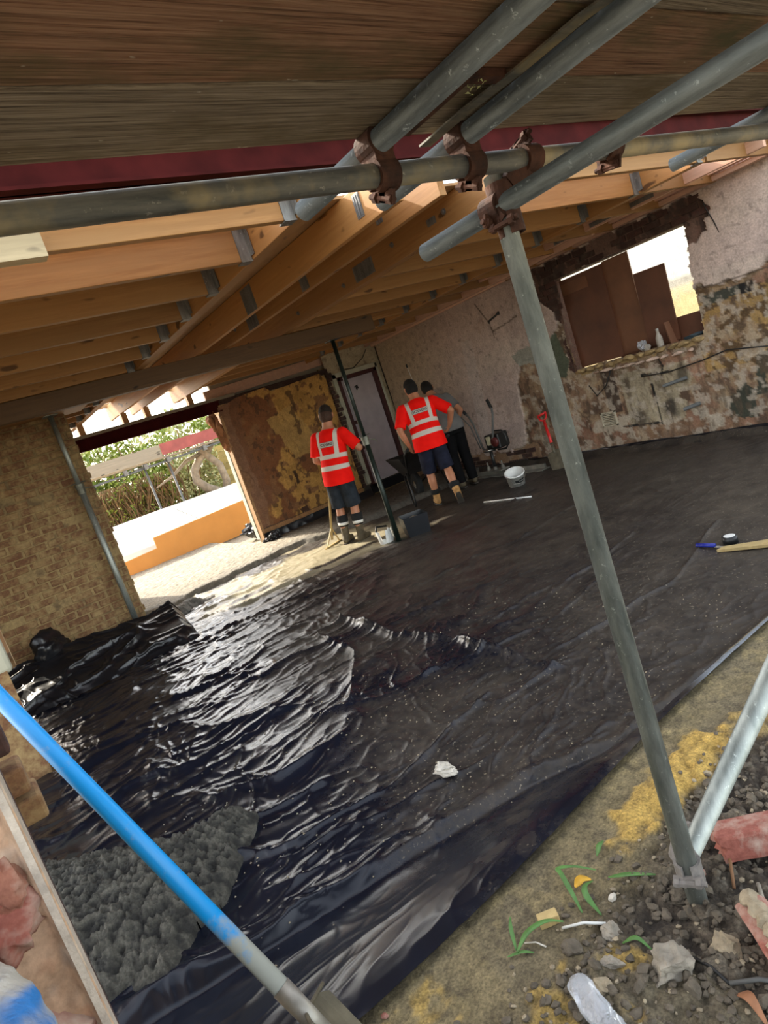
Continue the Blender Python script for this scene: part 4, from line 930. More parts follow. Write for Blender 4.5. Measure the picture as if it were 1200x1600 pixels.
# twisted tree
tr = thing('twisted_tree', 'bare tree with a twisted looping grey trunk in the garden', 'tree', (5.6, 15.25, 0))
MB().tube([(5.75, 15.3, -.05), (5.7, 15.3, .7), (5.3, 15.25, .95), (5.1, 15.25, 1.2), (5.13, 15.25, 1.45), (5.35, 15.25, 1.68), (5.65, 15.3, 1.80), (5.85, 15.3, 2.0)], [.14, .12, .105, .10, .095, .09, .08, .06], 14).build('trunk', M['bark'], tr, True)
MB().tube([(5.68, 15.3, .65), (5.78, 15.2, 1.0), (5.75, 15.2, 1.4), (5.55, 15.2, 1.68), (5.45, 15.2, 1.86), (5.55, 15.2, 2.1)], [.10, .09, .085, .085, .08, .05], 12).build('branch', M['bark'], tr, True)
MB().tube([(5.45, 15.25, 1.80), (5.0, 15.2, 1.72), (4.6, 15.15, 1.5), (4.15, 15.15, 1.36)], [.05, .045, .035, .02], 8).build('branch', M['bark'], tr, True)
# fence boards behind the tree
fz = thing('garden_fence', 'yellow lit timber fence of level boards behind the twisted tree', 'fence', (6.6, 16.6, 0)); fm = None
for k in range(11):
    if fm is None: o = MB().box((5.9, 16.58, .05), (8.2, 16.60, .21)).build('board', M['fence'], fz); fm = o.data
    else: o = bpy.data.objects.new('board', fm); COL.objects.link(o); o.parent = fz
    o.location = (0, .012*(k % 2), k*.165); o.rotation_euler = (0, R((k % 3-1)*.25), 0)
MB().box((5.9, 16.62, 0), (6.0, 16.72, 1.95)).build('post', M['fence'], fz); MB().box((7.3, 16.62, 0), (7.4, 16.72, 1.95)).build('post', M['fence'], fz)
solo(MB().rock((2.72, 12.2, .05), (.07, .05, .04), 55, 3, .4), 'stone', M['stonew'], 'pale lump lying at foot of the stepped board', 'stone')
# neighbour's wall outside the kitchen window, sky-lit render over pale block
def neighbour():
    U, V = np.meshgrid(np.linspace(.5, 9, 120), np.linspace(0, 4.2, 70)); n = fbm(U*4, V*4, 271, 4)-.5; c = np.zeros(U.shape+(3,)); c[:] = (.74, .72, .62); c = lay(c, (V < 1.95+n*.05), (.45, .43, .36)); c = lay(c, (V < 1.80+n*.08), (.70, .58, .30)); c = lay(c, sst(.05, .2, n)*.5, (.62, .58, .45))
    struct(gridmesh('wall_neighbour', 9.4+0*U, U, V, c, M['attr']))
neighbour()

# ================================================================== WINDOW BOARDS AND SILL THINGS
XB = XW+.09
def wboard(y0, y1, z0, z1, x, mat, label, tilt=0):
    solo(MB().box((x, y0, z0), (x+.018, y1, z1), Matrix.Rotation(tilt, 3, 'X')), 'plywood_board', mat, label, 'board', 'brown boards blocking the kitchen window')
wboard(5.015, 5.665, 1.175, 2.325, XB, M['ply'], 'large brown board at left of the window opening')
wboard(4.66, 5.02, 1.19, 2.345, XB+.025, M['ply2'], 'tall narrow board second from left in the window')
wboard(4.25, 4.645, 1.19, 2.06, XB+.0, M['ply'], 'tilted brown board right of centre in the window', R(1.2))
wboard(3.88, 5.10, 1.16, 1.43, XB+.055, M['ply'], 'low board lying along bottom of the window')
MB_ = MB().box((XB-.008, 5.25, 2.13), (XB+.0, 5.655, 2.27)); solo(MB_, 'plywood_board', M['ply2'], 'small lighter strip across top of the large window board', 'board')
b = thing('spray_bottle', 'dusty white bottle standing on the window sill', 'bottle', (XW+.02, 4.47, 1.165)); MB().lathe([(.036, 0), (.04, .02), (.038, .11), (.018, .16), (.015, .19)], (XW+.02, 4.47, 1.165), 16).build('body', M['dull'], b, True); MB().lathe([(.017, 0), (.017, .025)], (XW+.02, 4.47, 1.355), 12).build('cap', M['sack'], b)
m = MB().rock((XW+.03, 4.70, 1.235), (.06, .10, .085), 61, 3, .5); solo(m, 'plastic_bag', M['clear'], 'crumpled clear plastic bag on the window sill', 'bag')
solo(MB().rock((XW+.02, 4.64, 1.20), (.035, .05, .045), 62, 3, .3), 'paper_packet', M['dull'], 'small white packet beside the clear bag on the sill', 'packet')
solo(MB().rock((XW+.03, 4.05, 1.185), (.05, .13, .03), 63, 3, .6), 'plastic_scrap', M['green'], 'dark scrap of plastic at right end of the sill', 'scrap')
b = MB().beam((XW+.06, 4.32, 1.16), (XW+.075, 4.36, 1.42), .10, .02); solo(b, 'wood_offcut', M['ply2'], 'small leaning wood piece behind the sill bottle', 'wood')
# vent, pipes, cable, hook on the kitchen wall
v = thing('air_vent', 'cream louvred air vent low on the damaged wall', 'vent', (XW-.02, 5.39, .35)); f = MB()
for (a0, a1, b0, b1) in ((5.28, 5.50, .35, .365), (5.28, 5.50, .525, .54), (5.28, 5.295, .35, .54), (5.485, 5.50, .35, .54)): f.box((XW-.03, a0, b0), (XW+.005, a1, b1))
f.build('frame', M['vent'], v)
for k in range(7): MB().box((XW-.024, 5.295, .372+k*.022), (XW-.004, 5.485, .383+k*.022), Matrix.Rotation(.5, 3, 'Y')).build('slat', M['vent'], v)
MB().box((XW-.002, 5.29, .36), (XW+.006, 5.49, .53)).build('backing', M['black'], v)
solo(MB().tube([(XW-.05, 4.52, .715), (XW-.03, 4.23, .75)], .020, 12, hollow=.004), 'waste_pipe', M['pipegrey'], 'upper grey pipe stub on the damaged wall', 'pipe', smooth=True)
solo(MB().tube([(XW-.05, 4.34, .395), (XW-.03, 4.15, .43)], .022, 12, hollow=.004), 'waste_pipe', M['pipegrey'], 'lower grey pipe stub on the damaged wall', 'pipe', smooth=True)
def cable(pts, r, label, name='cable'): solo(MB().tube(pts, r, 7), name, M['cable'], label, 'cable', smooth=True)
cable([(XW-.01, 4.8, .88), (XW-.03, 4.43, .86), (XW-.03, 4.0, .90), (XW-.03, 3.72, .945), (XW-.03, 3.5, .91), (XW-.03, 3.0, .83)], .007, 'thin dark cable drooping along the damaged wall')
cable([(XW-.01, 3.63, 2.56), (XW-.04, 3.6, 2.42), (XW-.03, 3.55, 2.25), (XW-.02, 3.52, 2.10)], .006, 'short black wire hanging near the broken wall hole')
cable([(XW-.01, 5.18, 1.06), (XW-.05, 5.28, .88), (XW-.05, 5.45, .78), (XW-.02, 5.55, .93)], .007, 'dark cable looping below the window sill')
cable([(6.35, YB-.02, 2.33), (6.6, YB-.03, 2.30), (6.85, YB-.03, 2.42), (7.0, YB-.02, 2.56)], .007, 'thin wire sagging above the door frame')
cable([(7.19, YB-.02, 2.55), (7.18, YB-.03, 2.0), (7.2, YB-.02, 1.45)], .006, 'thin wire running down the corner by the door')
b = MB().tube([(XW-.03, 6.93, 2.18), (XW-.06, 6.9, 2.19), (XW-.06, 6.73, 2.23), (XW-.03, 6.70, 2.26)], .014, 8).rock((XW-.03, 6.93, 2.18), (.02, .025, .03), 1, 2).rock((XW-.03, 6.70, 2.25), (.02, .025, .03), 2, 2); solo(b, 'wall_bracket', M['black'], 'small black bracket high on the pale wall', 'bracket')
b = MB().box((XW-.035, 8.92, 1.32), (XW-.0, 9.0, 1.44)); solo(b, 'switch_box', M['rust'], 'small brown switch box on the wall near the door', 'switch', bevel=.004)
b = thing('pull_cord', 'pale cord hanging from a small dark fitting on the wall', 'cord', (XW-.03, 9.0, 1.7)); MB().tube([(XW-.03, 9.05, 2.0), (XW-.03, 8.98, 1.55)], .006, 6).build('cord', M['whitepl'], b); MB().rock((XW-.03, 9.05, 2.03), (.02, .03, .04), 3, 2).build('fitting', M['black'], b)

# ================================================================== PEOPLE
def remesh(mb, name, mat, voxel, parent, smooth=3, bandfn=None, warp=None):
    me = bpy.data.meshes.new('tmp'); me.from_pydata([tuple(v) for v in mb.v], [], mb.f); me.update()
    bm = bmesh.new(); bm.from_mesh(me); bmesh.ops.recalc_face_normals(bm, faces=bm.faces); bm.to_mesh(me); bm.free()
    ob = bpy.data.objects.new('tmp', me); COL.objects.link(ob)
    r = ob.modifiers.new('r', 'REMESH'); r.mode = 'VOXEL'; r.voxel_size = voxel
    if smooth: sm = ob.modifiers.new('s', 'SMOOTH'); sm.iterations = smooth; sm.factor = .5
    dg = bpy.context.evaluated_depsgraph_get(); out = bpy.data.meshes.new_from_object(ob.evaluated_get(dg)); bpy.data.objects.remove(ob); bpy.data.meshes.remove(me)
    n = len(out.vertices); co = np.empty(n*3, np.float32); out.vertices.foreach_get('co', co); co = co.reshape(-1, 3)
    if bandfn is not None:
        a = out.attributes.new('band', 'FLOAT', 'POINT'); a.data.foreach_set('value', bandfn(co).astype(np.float32))
    if warp is not None: out.vertices.foreach_set('co', warp(co.astype(float)).astype(np.float32).ravel())
    out.polygons.foreach_set('use_smooth', np.ones(len(out.polygons), bool)); out.update(); out.name = name
    out.materials.clear(); out.materials.append(mat)
    o = bpy.data.objects.new(name, out); COL.objects.link(o); o.parent = parent; WORLD[o.name] = Vector((0, 0, 0)); return o
def ring_loft(mb, rings, n=24):
    """rings: (x,y,z,rx,ry) horizontal ellipses"""
    vs = []; fs = []
    for x, y, z, rx, ry in rings:
        for k in range(n): a = 2*math.pi*k/n; vs.append((x+rx*math.cos(a), y+ry*math.sin(a), z))
    for i in range(len(rings)-1):
        for k in range(n): a = i*n+k; b = i*n+(k+1) % n; fs.append((a, b, b+n, a+n))
    fs.append(tuple(range(n-1, -1, -1))); o = (len(rings)-1)*n; fs.append(tuple(o+k for k in range(n))); mb.add(vs, fs)
def ball(mb, c, r, n=12):
    rx, ry, rz = r if isinstance(r, tuple) else (r, r, r); prof = []
    vs = []; fs = []
    for i in range(n+1):
        th = math.pi*i/n
        for k in range(2*n):
            a = math.pi*k/n; vs.append((c[0]+rx*math.sin(th)*math.cos(a), c[1]+ry*math.sin(th)*math.sin(a), c[2]-rz*math.cos(th)))
    for i in range(n):
        for k in range(2*n): a = i*2*n+k; b = i*2*n+(k+1) % (2*n); fs.append((a, b, b+2*n, a+2*n))
    mb.add(vs, fs)
def limb(mb, pts, rs, n=14):
    for (p, q), (r, s) in zip(zip(pts[:-1], pts[1:]), zip(rs[:-1], rs[1:])): mb.tube([p, q], [r, s], n)
    for p, r in zip(pts, rs): ball(mb, p, r, 8)
def hand(mb, wrist, fwd, palm_n, side=1, curl=.9):
    f = Vector(fwd).normalized(); pn = Vector(palm_n); pn = (pn-f*pn.dot(f)).normalized(); s = f.cross(pn)*side; w = Vector(wrist)
    for k in range(5): ball(mb, tuple(w+f*(.02+.018*k)), (.022, .022, .022), 6); 
    for j in range(4):
        o = w+f*.085+s*(.030-.020*j); ln = (.034, .038, .036, .028)[j]; d = f; p = o-f*.03; pts = [p, o]
        for k in range(3):
            d = (d*math.cos(curl)+pn*math.sin(curl)).normalized() if k else d; pts.append(pts[-1]+d*ln*(1-.15*k))
        limb(mb, [tuple(q) for q in pts], [.0105, .0105, .0098, .009, .008], 8)
        ball(mb, tuple(w+f*.06+s*(.030-.020*j)), .0135, 6); ball(mb, tuple(w+f*.035+s*(.024-.016*j)), .0135, 6)
    tb = w+f*.03+s*.025; limb(mb, [tuple(tb), tuple(tb+f*.03+s*.022+pn*.012), tuple(tb+f*.055+s*.024+pn*.030)], [.0125, .011, .009], 8)
def person(label, loc, rz, lean,  head_yaw, arms, legs, look, group=None, band=True, hstyle='short', build=1.0, head_pitch=0, roll=0):
    t = thing('person', label, 'person', loc, group, rz); t.rotation_euler = (0, roll, rz)
    body = MB(); B = build
    def warp(co):
        z0, y0 = .92, 0.0; k = sst(.86, 1.12, co[:, 2])*lean; y = co[:, 1]-y0; z = co[:, 2]-z0; out = co.copy(); m = co[:, 2] > .8
        cy = y*np.cos(k)+z*np.sin(k); cz = -y*np.sin(k)+z*np.cos(k); out[:, 1] = np.where(m, cy+y0, co[:, 1]); out[:, 2] = np.where(m, cz+z0, co[:, 2]); return out
    ring_loft(body, [(0, 0, .80, .15*B, .105), (0, -.005, .90, .165*B, .115), (0, 0, 1.05, .150*B, .105), (0, .005, 1.2, .165*B, .115), (0, .0, 1.34, .178*B, .115), (0, -.005, 1.42, .165*B, .095), (0, -.005, 1.475, .10, .075), (0, .0, 1.515, .070, .068), (0, .01, 1.60, .064, .066)])
    # head with face
    H = MB(); ball(H, (0, .025, 1.665), (.074, .092, .112), 14); ball(H, (0, .05, 1.60), (.056, .062, .06), 10); ball(H, (0, .118, 1.655), (.014, .022, .022), 8); ball(H, (0, .108, 1.672), (.010, .014, .03), 8)
    for sx in (-1, 1):
        ball(H, (sx*.076, .012, 1.655), (.012, .024, .034), 8); ball(H, (sx*.031, .098, 1.690), (.024, .016, .010), 8); ball(H, (sx*.035, .088, 1.64), (.024, .02, .022), 8)
    ball(H, (0, .103, 1.617), (.026, .016, .007), 8); ball(H, (0, .10, 1.603), (.022, .016, .008), 8); ball(H, (0, .092, 1.572), (.026, .022, .02), 8)
    rot = Matrix.Rotation(head_yaw, 3, 'Z')@Matrix.Rotation(head_pitch, 3, 'X'); piv = Vector((0, .0, 1.56))
    hv = [piv+rot@((v-piv)*1.10)-Vector((0, 0, .012)) for v in H.v]; body.add(hv, H.f)
    # arms (upright frame), then legs
    for sx, (el, wr, fwd, pn) in zip((-1, 1), arms):
        sh = (sx*.185*B, -.005, 1.40); limb(body, [(sx*.12*B, 0, 1.41), sh, el], [.06, .062, .043]); limb(body, [el, tuple(Vector(el)*.55+Vector(wr)*.45), wr], [.043, .040, .027]); hand(body, wr, fwd, pn, sx)
    for sx, (kn, an, heel) in zip((-1, 1), legs):
        hp = (sx*.088, .0, .86); mid = tuple(Vector(kn)*.62+Vector(an)*.38+Vector((0, -.012, 0)))
        limb(body, [hp, tuple((Vector(hp)+Vector(kn))/2), kn], [.088, .076, .056]); limb(body, [kn, mid, an], [.054, .058, .036])
        toe = Vector(an)+Vector((sx*.02, .15, -.06+.0)); limb(body, [an, tuple(Vector(an)+Vector((0, .07, -.04)))], [.036, .03])
    remesh(body, 'body', look['skin'], .0085, t, 3, None, warp)
    # shirt
    S = MB(); hem = look.get('hem', .79)
    ring_loft(S, [(0, 0, hem, .206*B, .160), (0, 0, hem+.1, .200*B, .154), (0, 0, 1.05, .184*B, .138), (0, .005, 1.2, .186*B, .136), (0, 0, 1.33, .196*B, .134), (0, -.005, 1.41, .182*B, .112), (0, -.005, 1.463, .12*B, .085), (0, -.002, 1.492, .068, .068)], 32)
    for sx, (el, wr, fwd, pn) in zip((-1, 1), arms):
        sh = Vector((sx*.187*B, -.005, 1.395)); e = Vector(el); k = sh+(e-sh)*look.get('sleeve', .80); limb(S, [(sx*.12*B, 0, 1.40), tuple(sh)], [.07, .078]); S.tube([tuple(sh), tuple(k)], [.078, .076], 16); ball(S, tuple(sh), .078, 8)
    wr_ = lambda co: .006*(fbm(co[:, 0]*9+co[:, 1]*5, co[:, 2]*14, 3, 3)-.5)
    def bands(co):
        x, y, z = co[:, 0], co[:, 1], co[:, 2]; zz = z-.06*0; torso = np.abs(x) < .205*B; f = np.full(len(co), -1.)
        for zc in (1.135, 1.00): f = np.maximum(f, np.where(torso, .027-np.abs(zz-zc), -1))
        for sx in (-1, 1): f = np.maximum(f, np.where((z > 1.12), .025-np.abs(x-sx*(.108+.05*(z-1.1))*B), -1))
        return f
    shirt = remesh(S, 'shirt', look['top'], .0085, t, 2, bands if band else None, warp)
    # shorts or trousers
    L = MB(); ring_loft(L, [(0, 0, .80, .172*B, .128), (0, 0, .92, .170*B, .124), (0, 0, 1.0, .160*B, .112)])
    for sx, (kn, an, heel) in zip((-1, 1), legs):
        hp = Vector((sx*.085, .0, .86)); kv = Vector(kn); av = Vector(an)
        if look['legs'] == 'shorts':
            e = kv+(kv-hp)*.03; L.tube([tuple(hp), tuple((hp+kv)/2), tuple(e)], [.108, .104, .100], 18); ball(L, tuple(hp), .108, 8)
        else:
            L.tube([tuple(hp), tuple(kv), tuple(av-Vector((0, 0, .03)))], [.106, .085, .072], 18); ball(L, tuple(hp), .106, 8); ball(L, tuple(kv), .085, 8)
    remesh(L, 'shorts' if look['legs'] == 'shorts' else 'trousers', look['bottom'], .0095, t, 2, None, warp)
    # hair
    hr = MB()
    ball(hr, (0, .012, 1.692), (.079, .092, .093), 12)
    if hstyle == 'full': ball(hr, (0, -.012, 1.645), (.0785, .074, .095), 12)
    else:
        fd = MB(); ball(fd, (0, -.004, 1.645), (.0785, .086, .092), 12); f2_ = MB().add([piv+rot@((v-piv)*1.105)-Vector((0, 0, .012)) for v in fd.v], fd.f); remesh(f2_, 'faded_hair', M['fade'], .008, t, 1, None, warp)
    hv = [piv+rot@((v-piv)*1.11)-Vector((0, 0, .012)) for v in hr.v]; h2 = MB().add(hv, hr.f); remesh(h2, 'hair', look['hair'], .008, t, 1, None, warp)
    # socks and boots
    for sx, (kn, an, heel) in zip((-1, 1), legs):
        av = Vector(an); kv = Vector(kn); ax = (kv-av).normalized(); fy = Vector((sx*.12, 1, 0)).normalized(); pitch = heel
        if look.get('sock'):
            s0, s1 = look['sock']; sk = MB(); sk.tube([tuple(av+ax*s0), tuple(av+ax*(s0+s1)/2), tuple(av+ax*s1)], [.058, .073, .074], 18); sk.build('sock', M['sock'], t, True, local=True)
            if look.get('sockband'): MB().tube([tuple(av+ax*(s0+.02)), tuple(av+ax*(s0+.055))], [.0665, .0715], 20).build('sock_band', M['reflect'], t, True, local=True)
        bt = MB(); q = Matrix.Rotation(-pitch, 3, Vector((1, 0, 0)))
        f2 = q@fy; dn = q@Vector((0, 0, -1)); a0 = av+Vector((0, 0, 0))
        heelp = a0+dn*.055-f2*.035; ball_ = a0+dn*.060+f2*.10; toe = a0+dn*.062+f2*.165
        limb(bt, [tuple(a0+ax*look.get('boot_h', .07)), tuple(a0), tuple(heelp)], [.052, .048, .042]); limb(bt, [tuple(a0+f2*.01), tuple(ball_), tuple(toe)], [.048, .043, .036]); limb(bt, [tuple(heelp), tuple(ball_)], [.040, .042])
        remesh(bt, 'boot', look['boot'], .0085, t, 2)
        so = MB(); sd = f2.cross(dn); outl = [(-.078, -.026), (-.078, .026), (-.03, .038), (.06, .036), (.12, .046), (.18, .036), (.20, 0), (.18, -.036), (.12, -.046), (.06, -.036), (-.03, -.038)]
        so.prism([tuple(a0+f2*u+sd*v+dn*.092) for u, v in outl], (0, 0, 0), tuple(dn*.016)); so.build('sole', M['sole'], t, local=True)
    # print panel on the back: cast on to the shirt surface
    if band:
        me = shirt.data; bvh = BVHTree.FromPolygons([v.co for v in me.vertices], [tuple(p.vertices) for p in me.polygons])
        def project(vs, off):
            out = []
            for v in vs:
                p = Vector(warp(np.array([[v[0], -.12, v[1]]]))[0]); hit = bvh.ray_cast(p+Vector((0, -.5, 0)), Vector((0, 1, 0))); q = hit[0] if hit[0] else p; out.append(tuple(q+Vector((0, -off, 0))))
            return out
        def panel(w, h, zc, off, name, mat):
            nu, nv = 16, 4; vs = [(-w/2+w*i/nu, zc-h/2+h*j/nv) for j in range(nv+1) for i in range(nu+1)]
            mk(name, project(vs, off), [(j*(nu+1)+i, j*(nu+1)+i+1, (j+1)*(nu+1)+i+1, (j+1)*(nu+1)+i) for j in range(nv) for i in range(nu)], mat, t)
        panel(.196*B, .066, 1.29, .006, 'print_border', M['ink']); panel(.190*B, .060, 1.29, .008, 'print_panel', M['panel'])
        cu = bpy.data.curves.new('text', 'FONT'); cu.body = 'SCRIVENS'; cu.size = .040; cu.align_x = 'CENTER'; cu.align_y = 'CENTER'; cu.offset = .0009
        tob = bpy.data.objects.new('text', cu); COL.objects.link(tob); dg = bpy.context.evaluated_depsgraph_get(); tm = bpy.data.meshes.new_from_object(tob.evaluated_get(dg)); bpy.data.objects.remove(tob)
        bm = bmesh.new(); bm.from_mesh(tm); bmesh.ops.subdivide_edges(bm, edges=[e for e in bm.edges if e.calc_length() > .02], cuts=1); xs = [v.co.x for v in bm.verts]; sc = .174*B/(max(xs)-min(xs))
        vs = project([(v.co.x*sc, v.co.y*1.15+1.29) for v in bm.verts], .0105)
        for v in bm.verts: v.index = v.index
        bm.verts.ensure_lookup_table(); fs = [tuple(v.index for v in f.verts) for f in bm.faces]; bm.free(); mk('lettering', vs, fs, M['ink'], t)
    return t
P1 = (4.07, 7.20, zf(4.07, 7.2)); P2 = (5.45, 6.86, .015); P3 = (6.31, 7.36, .015)
hivis = dict(top=M['shirt'], skin=M['skin'])
person('person in red hi-vis shirt and grey-blue shorts with white-banded socks, holding a rake', P1, -R(60), R(8), R(18), [((-.25, -.02, 1.12), (-.12, .22, 1.02), (.4, .8, .1), (.6, -.3, -.4)), ((.36, .04, 1.18), (.26, .26, 1.20), (-.5, .8, .35), (-.5, -.2, -.7))],
       [((-.10, .02, .49), (-.10, -.02, .108), 0), ((.11, .02, .49), (.12, -.02, .108), 0)], dict(hivis, bottom=M['shorts1'], legs='shorts', hair=M['hairb'], boot=M['boot1'], sock=(.12, .27), sockband=True, boot_h=.16, hem=.79, sleeve=.86), build=1.02, head_pitch=-.10, roll=R(4.5))
person('person in red hi-vis shirt and navy shorts pushing a wheelbarrow, tan boots', P2, -R(34), R(17), R(14), [((-.33, -.04, 1.13), (-.27, .10, .90), (.1, .5, -.8), (.8, .2, .1)), ((.40, -.06, 1.18), (.33, .16, 1.0), (-.2, .8, -.4), (-.8, .1, .1))],
       [((-.11, .12, .49), (-.12, .16, .108), 0), ((.12, -.02, .49), (.13, -.22, .17), R(48))], dict(hivis, bottom=M['shorts2'], legs='shorts', hair=M['hair'], boot=M['boot2'], sock=(.05, .12), boot_h=.05, hem=.79, sleeve=.90), hstyle='full', build=1.12, head_pitch=-.12)
person('person in grey tee and black trousers half hidden behind the wheelbarrow worker', P3, -R(14), R(31), -R(30), [((-.3, .0, 1.13), (-.2, .2, 1.0), (0, 1, 0), (1, 0, 0)), ((.27, -.02, 1.11), (.22, .17, 1.02), (-.4, .9, 0), (-.6, -.3, 0))],
       [((-.10, .02, .49), (-.10, .0, .108), 0), ((.10, .02, .49), (.11, .0, .108), 0)], dict(top=M['greytee'], skin=M['skin'], bottom=M['trouser'], legs='trousers', hair=M['hair'], boot=M['boot1'], boot_h=.05, hem=.86, sleeve=.7), band=False, hstyle='full', head_pitch=-.15)

# ================================================================== TOOLS AND SITE THINGS
# blue shovel in front
sh = thing('shovel', 'shovel with long bright blue shaft leaning in the near foreground', 'shovel', (.30, 1.16, .2))
d = Vector((.267, -.574, -.772)).normalized(); S0 = Vector((.239, 1.31, .435)); top = S0-d*1.33
MB().tube([top, S0], .0205, 24).build('shaft', M['blue'], sh, True)
MB().tube([S0-d*.06, S0+d*.09], [.0225, .019], 20).build('socket', M['steel'], sh, True)
vw = Vector((.14, .75, -.64)).normalized(); n_ = d.cross(vw).normalized(); w = (vw*math.cos(.30)+n_*math.sin(.30)); w = (w-d*w.dot(d)).normalized(); nn = d.cross(w)
def blade_mesh(S, d, w, nn, L=.29, W=.118, dish=.012):
    vs = []; N = 8; K = 9
    for i in range(K+1):
        for j in range(N+1):
            u = -1+2*j/N; t_ = i/K; taper = 1.0-.06*t_; back = .0 if 0 < j < N else .012
            vs.append(S+d*(t_*L-.02*(abs(u) > .9)*(t_ < .01)*-1)+w*(u*W*taper)+nn*(dish*(u*u)*2.2))
    fs = [(i*(N+1)+j, i*(N+1)+j+1, (i+1)*(N+1)+j+1, (i+1)*(N+1)+j) for i in range(K) for j in range(N)]
    return vs, fs
bl = mk('blade', *[[v-Vector(sh.location) for v in blade_mesh(S0+d*.02, d, w, nn)[0]], blade_mesh(S0, d, w, nn)[1]], M['blade'], sh); so_ = bl.modifiers.new('t', 'SOLIDIFY'); so_.thickness = .004
MB().tube([S0+d*.02-w*.118+nn*.03, S0+d*.012, S0+d*.02+w*.118+nn*.03], .0045, 8).build('tread', M['blade'], sh)
MB().beam(top-Vector((.06, 0, 0)), top+Vector((.06, 0, 0)), .03, .03).build('grip', M['black'], sh, bevel=.008)
# rake held by the worker
rk = thing('rake', 'pale wooden-handled rake standing by the worker with white-banded socks', 'rake', (3.93, 7.52, .02))
a = Vector((3.93, 7.52, .10)); b_ = Vector((4.22, 7.36, 1.32)); MB().tube([a, b_], .016, 12).build('handle', M['rake'], rk, True)
MB().beam((3.77, 7.46, .035), (4.10, 7.60, .035), .03, .02).build('head', M['rake'], rk); MB().beam((3.80, 7.47, .045), a+(b_-a)*.13, .014, .014).build('brace', M['rake'], rk); MB().beam((4.06, 7.58, .045), a+(b_-a)*.13, .014, .014).build('brace', M['rake'], rk)
for k in range(7): p = Vector((3.78, 7.465, .03)).lerp(Vector((4.09, 7.595, .03)), k/6); MB().tube([p, p+Vector((-.03, -.04, -.02))], .005, 6).build('tine', M['rake'], rk)
# wheelbarrow
wb = thing('wheelbarrow', 'black wheelbarrow pushed by the worker in tan boots', 'wheelbarrow', (5.45, 6.86, .012), None, -R(23))
def loc_build(m, name, mat, smooth=False, bevel=0): return m.build(name, mat, wb, smooth, True, bevel)
for sx in (-1, 1): loc_build(MB().tube([(sx*.30, .12, .86), (sx*.29, .40, .78), (sx*.24, .75, .48), (sx*.10, 1.45, .22)], .016, 10), 'handle', M['black'], True); loc_build(MB().tube([(sx*.30, .08, .87), (sx*.30, .22, .835)], .021, 10), 'grip', M['blackr'], True); loc_build(MB().tube([(sx*.28, .70, .50), (sx*.31, .56, .06), (sx*.31, .62, .015), (sx*.31, .72, .03), (sx*.27, .92, .42)], .014, 10), 'leg', M['black'], True)
p0 = [(-.22, .72, .46), (.22, .72, .46), (.20, 1.25, .40), (-.20, 1.25, .40)]; p1 = [(-.36, .52, .74), (.36, .52, .74), (.34, 1.55, .70), (-.34, 1.55, .70)]; m = MB(); m.add(p0+p1, [(3, 2, 1, 0), (0, 1, 5, 4), (1, 2, 6, 5), (2, 3, 7, 6), (3, 0, 4, 7)]); tr_ = loc_build(m, 'tray', M['black']); tr_.modifiers.new('t', 'SOLIDIFY').thickness = .006
loc_build(MB().lathe([(.10, -.045), (.17, -.045), (.195, -.02), (.195, .02), (.17, .045), (.10, .045)], (0, 1.42, .20), 28, (1, 0, 0)), 'tyre', M['blackr'], True); loc_build(MB().lathe([(.02, -.06), (.105, -.03), (.105, .03), (.02, .06)], (0, 1.42, .20), 20, (1, 0, 0)), 'hub', M['steel'], True)
# vibrating screed by the wall
z0 = zf(6.7, 7.0)
vs_ = thing('vibrating_screed', 'vibrating concrete screed with engine and two handlebars against the right wall', 'screed', (6.75, 7.1, z0))
sx_ = 6.75
pr = [(-.09, 0), (.09, 0), (.09, .012), (.02, .03), (.02, .085), (-.02, .085), (-.02, .03), (-.09, .012)]; m = MB().prism([(sx_+x, 6.22, z0+z) for x, z in pr], (0, 0, 0), (0, 1.62, 0)); m.build('screed_blade', M['alum'], vs_, bevel=.003)
MB().box((sx_-.10, 6.98, z0+.085), (sx_+.10, 7.36, z0+.10)).build('base_plate', M['alum'], vs_)
for y in (7.02, 7.18, 7.32): MB().tube([(sx_, y, z0+.09), (sx_, y, z0+.22)], .012, 8).lathe([(.03, 0), (.03, .04), (.018, .06)], (sx_, y, z0+.1), 12).build('damper', M['alum'], vs_)
MB().tube([(sx_, 7.18, z0+.1), (sx_, 7.17, z0+.42)], .026, 12).build('column', M['black'], vs_, True); MB().lathe([(.07, 0), (.10, .02), (.10, .045), (.06, .06)], (sx_, 7.19, z0+.38), 18).build('gearbox', M['chrome'], vs_, True)
MB().box((sx_-.11, 6.84, z0+.42), (sx_+.11, 7.12, z0+.64)).build('engine', M['black'], vs_, bevel=.02); MB().box((sx_-.13, 6.99, z0+.49), (sx_-.10, 7.07, z0+.62)).build('fuel_tank', M['cream'], vs_, bevel=.01); MB().lathe([(.065, 0), (.075, .03), (.05, .045)], (sx_-.11, 6.90, z0+.53), 18, (-1, 0, 0)).build('starter', M['engined'], vs_, True)
MB().tube([(sx_-.06, 6.95, z0+.40), (sx_-.06, 6.78, z0+.40), (sx_-.06, 6.73, z0+.45), (sx_-.06, 6.73, z0+.60), (sx_-.06, 6.78, z0+.67), (sx_-.06, 6.95, z0+.68)], .013, 8).build('guard', M['black'], vs_, True)
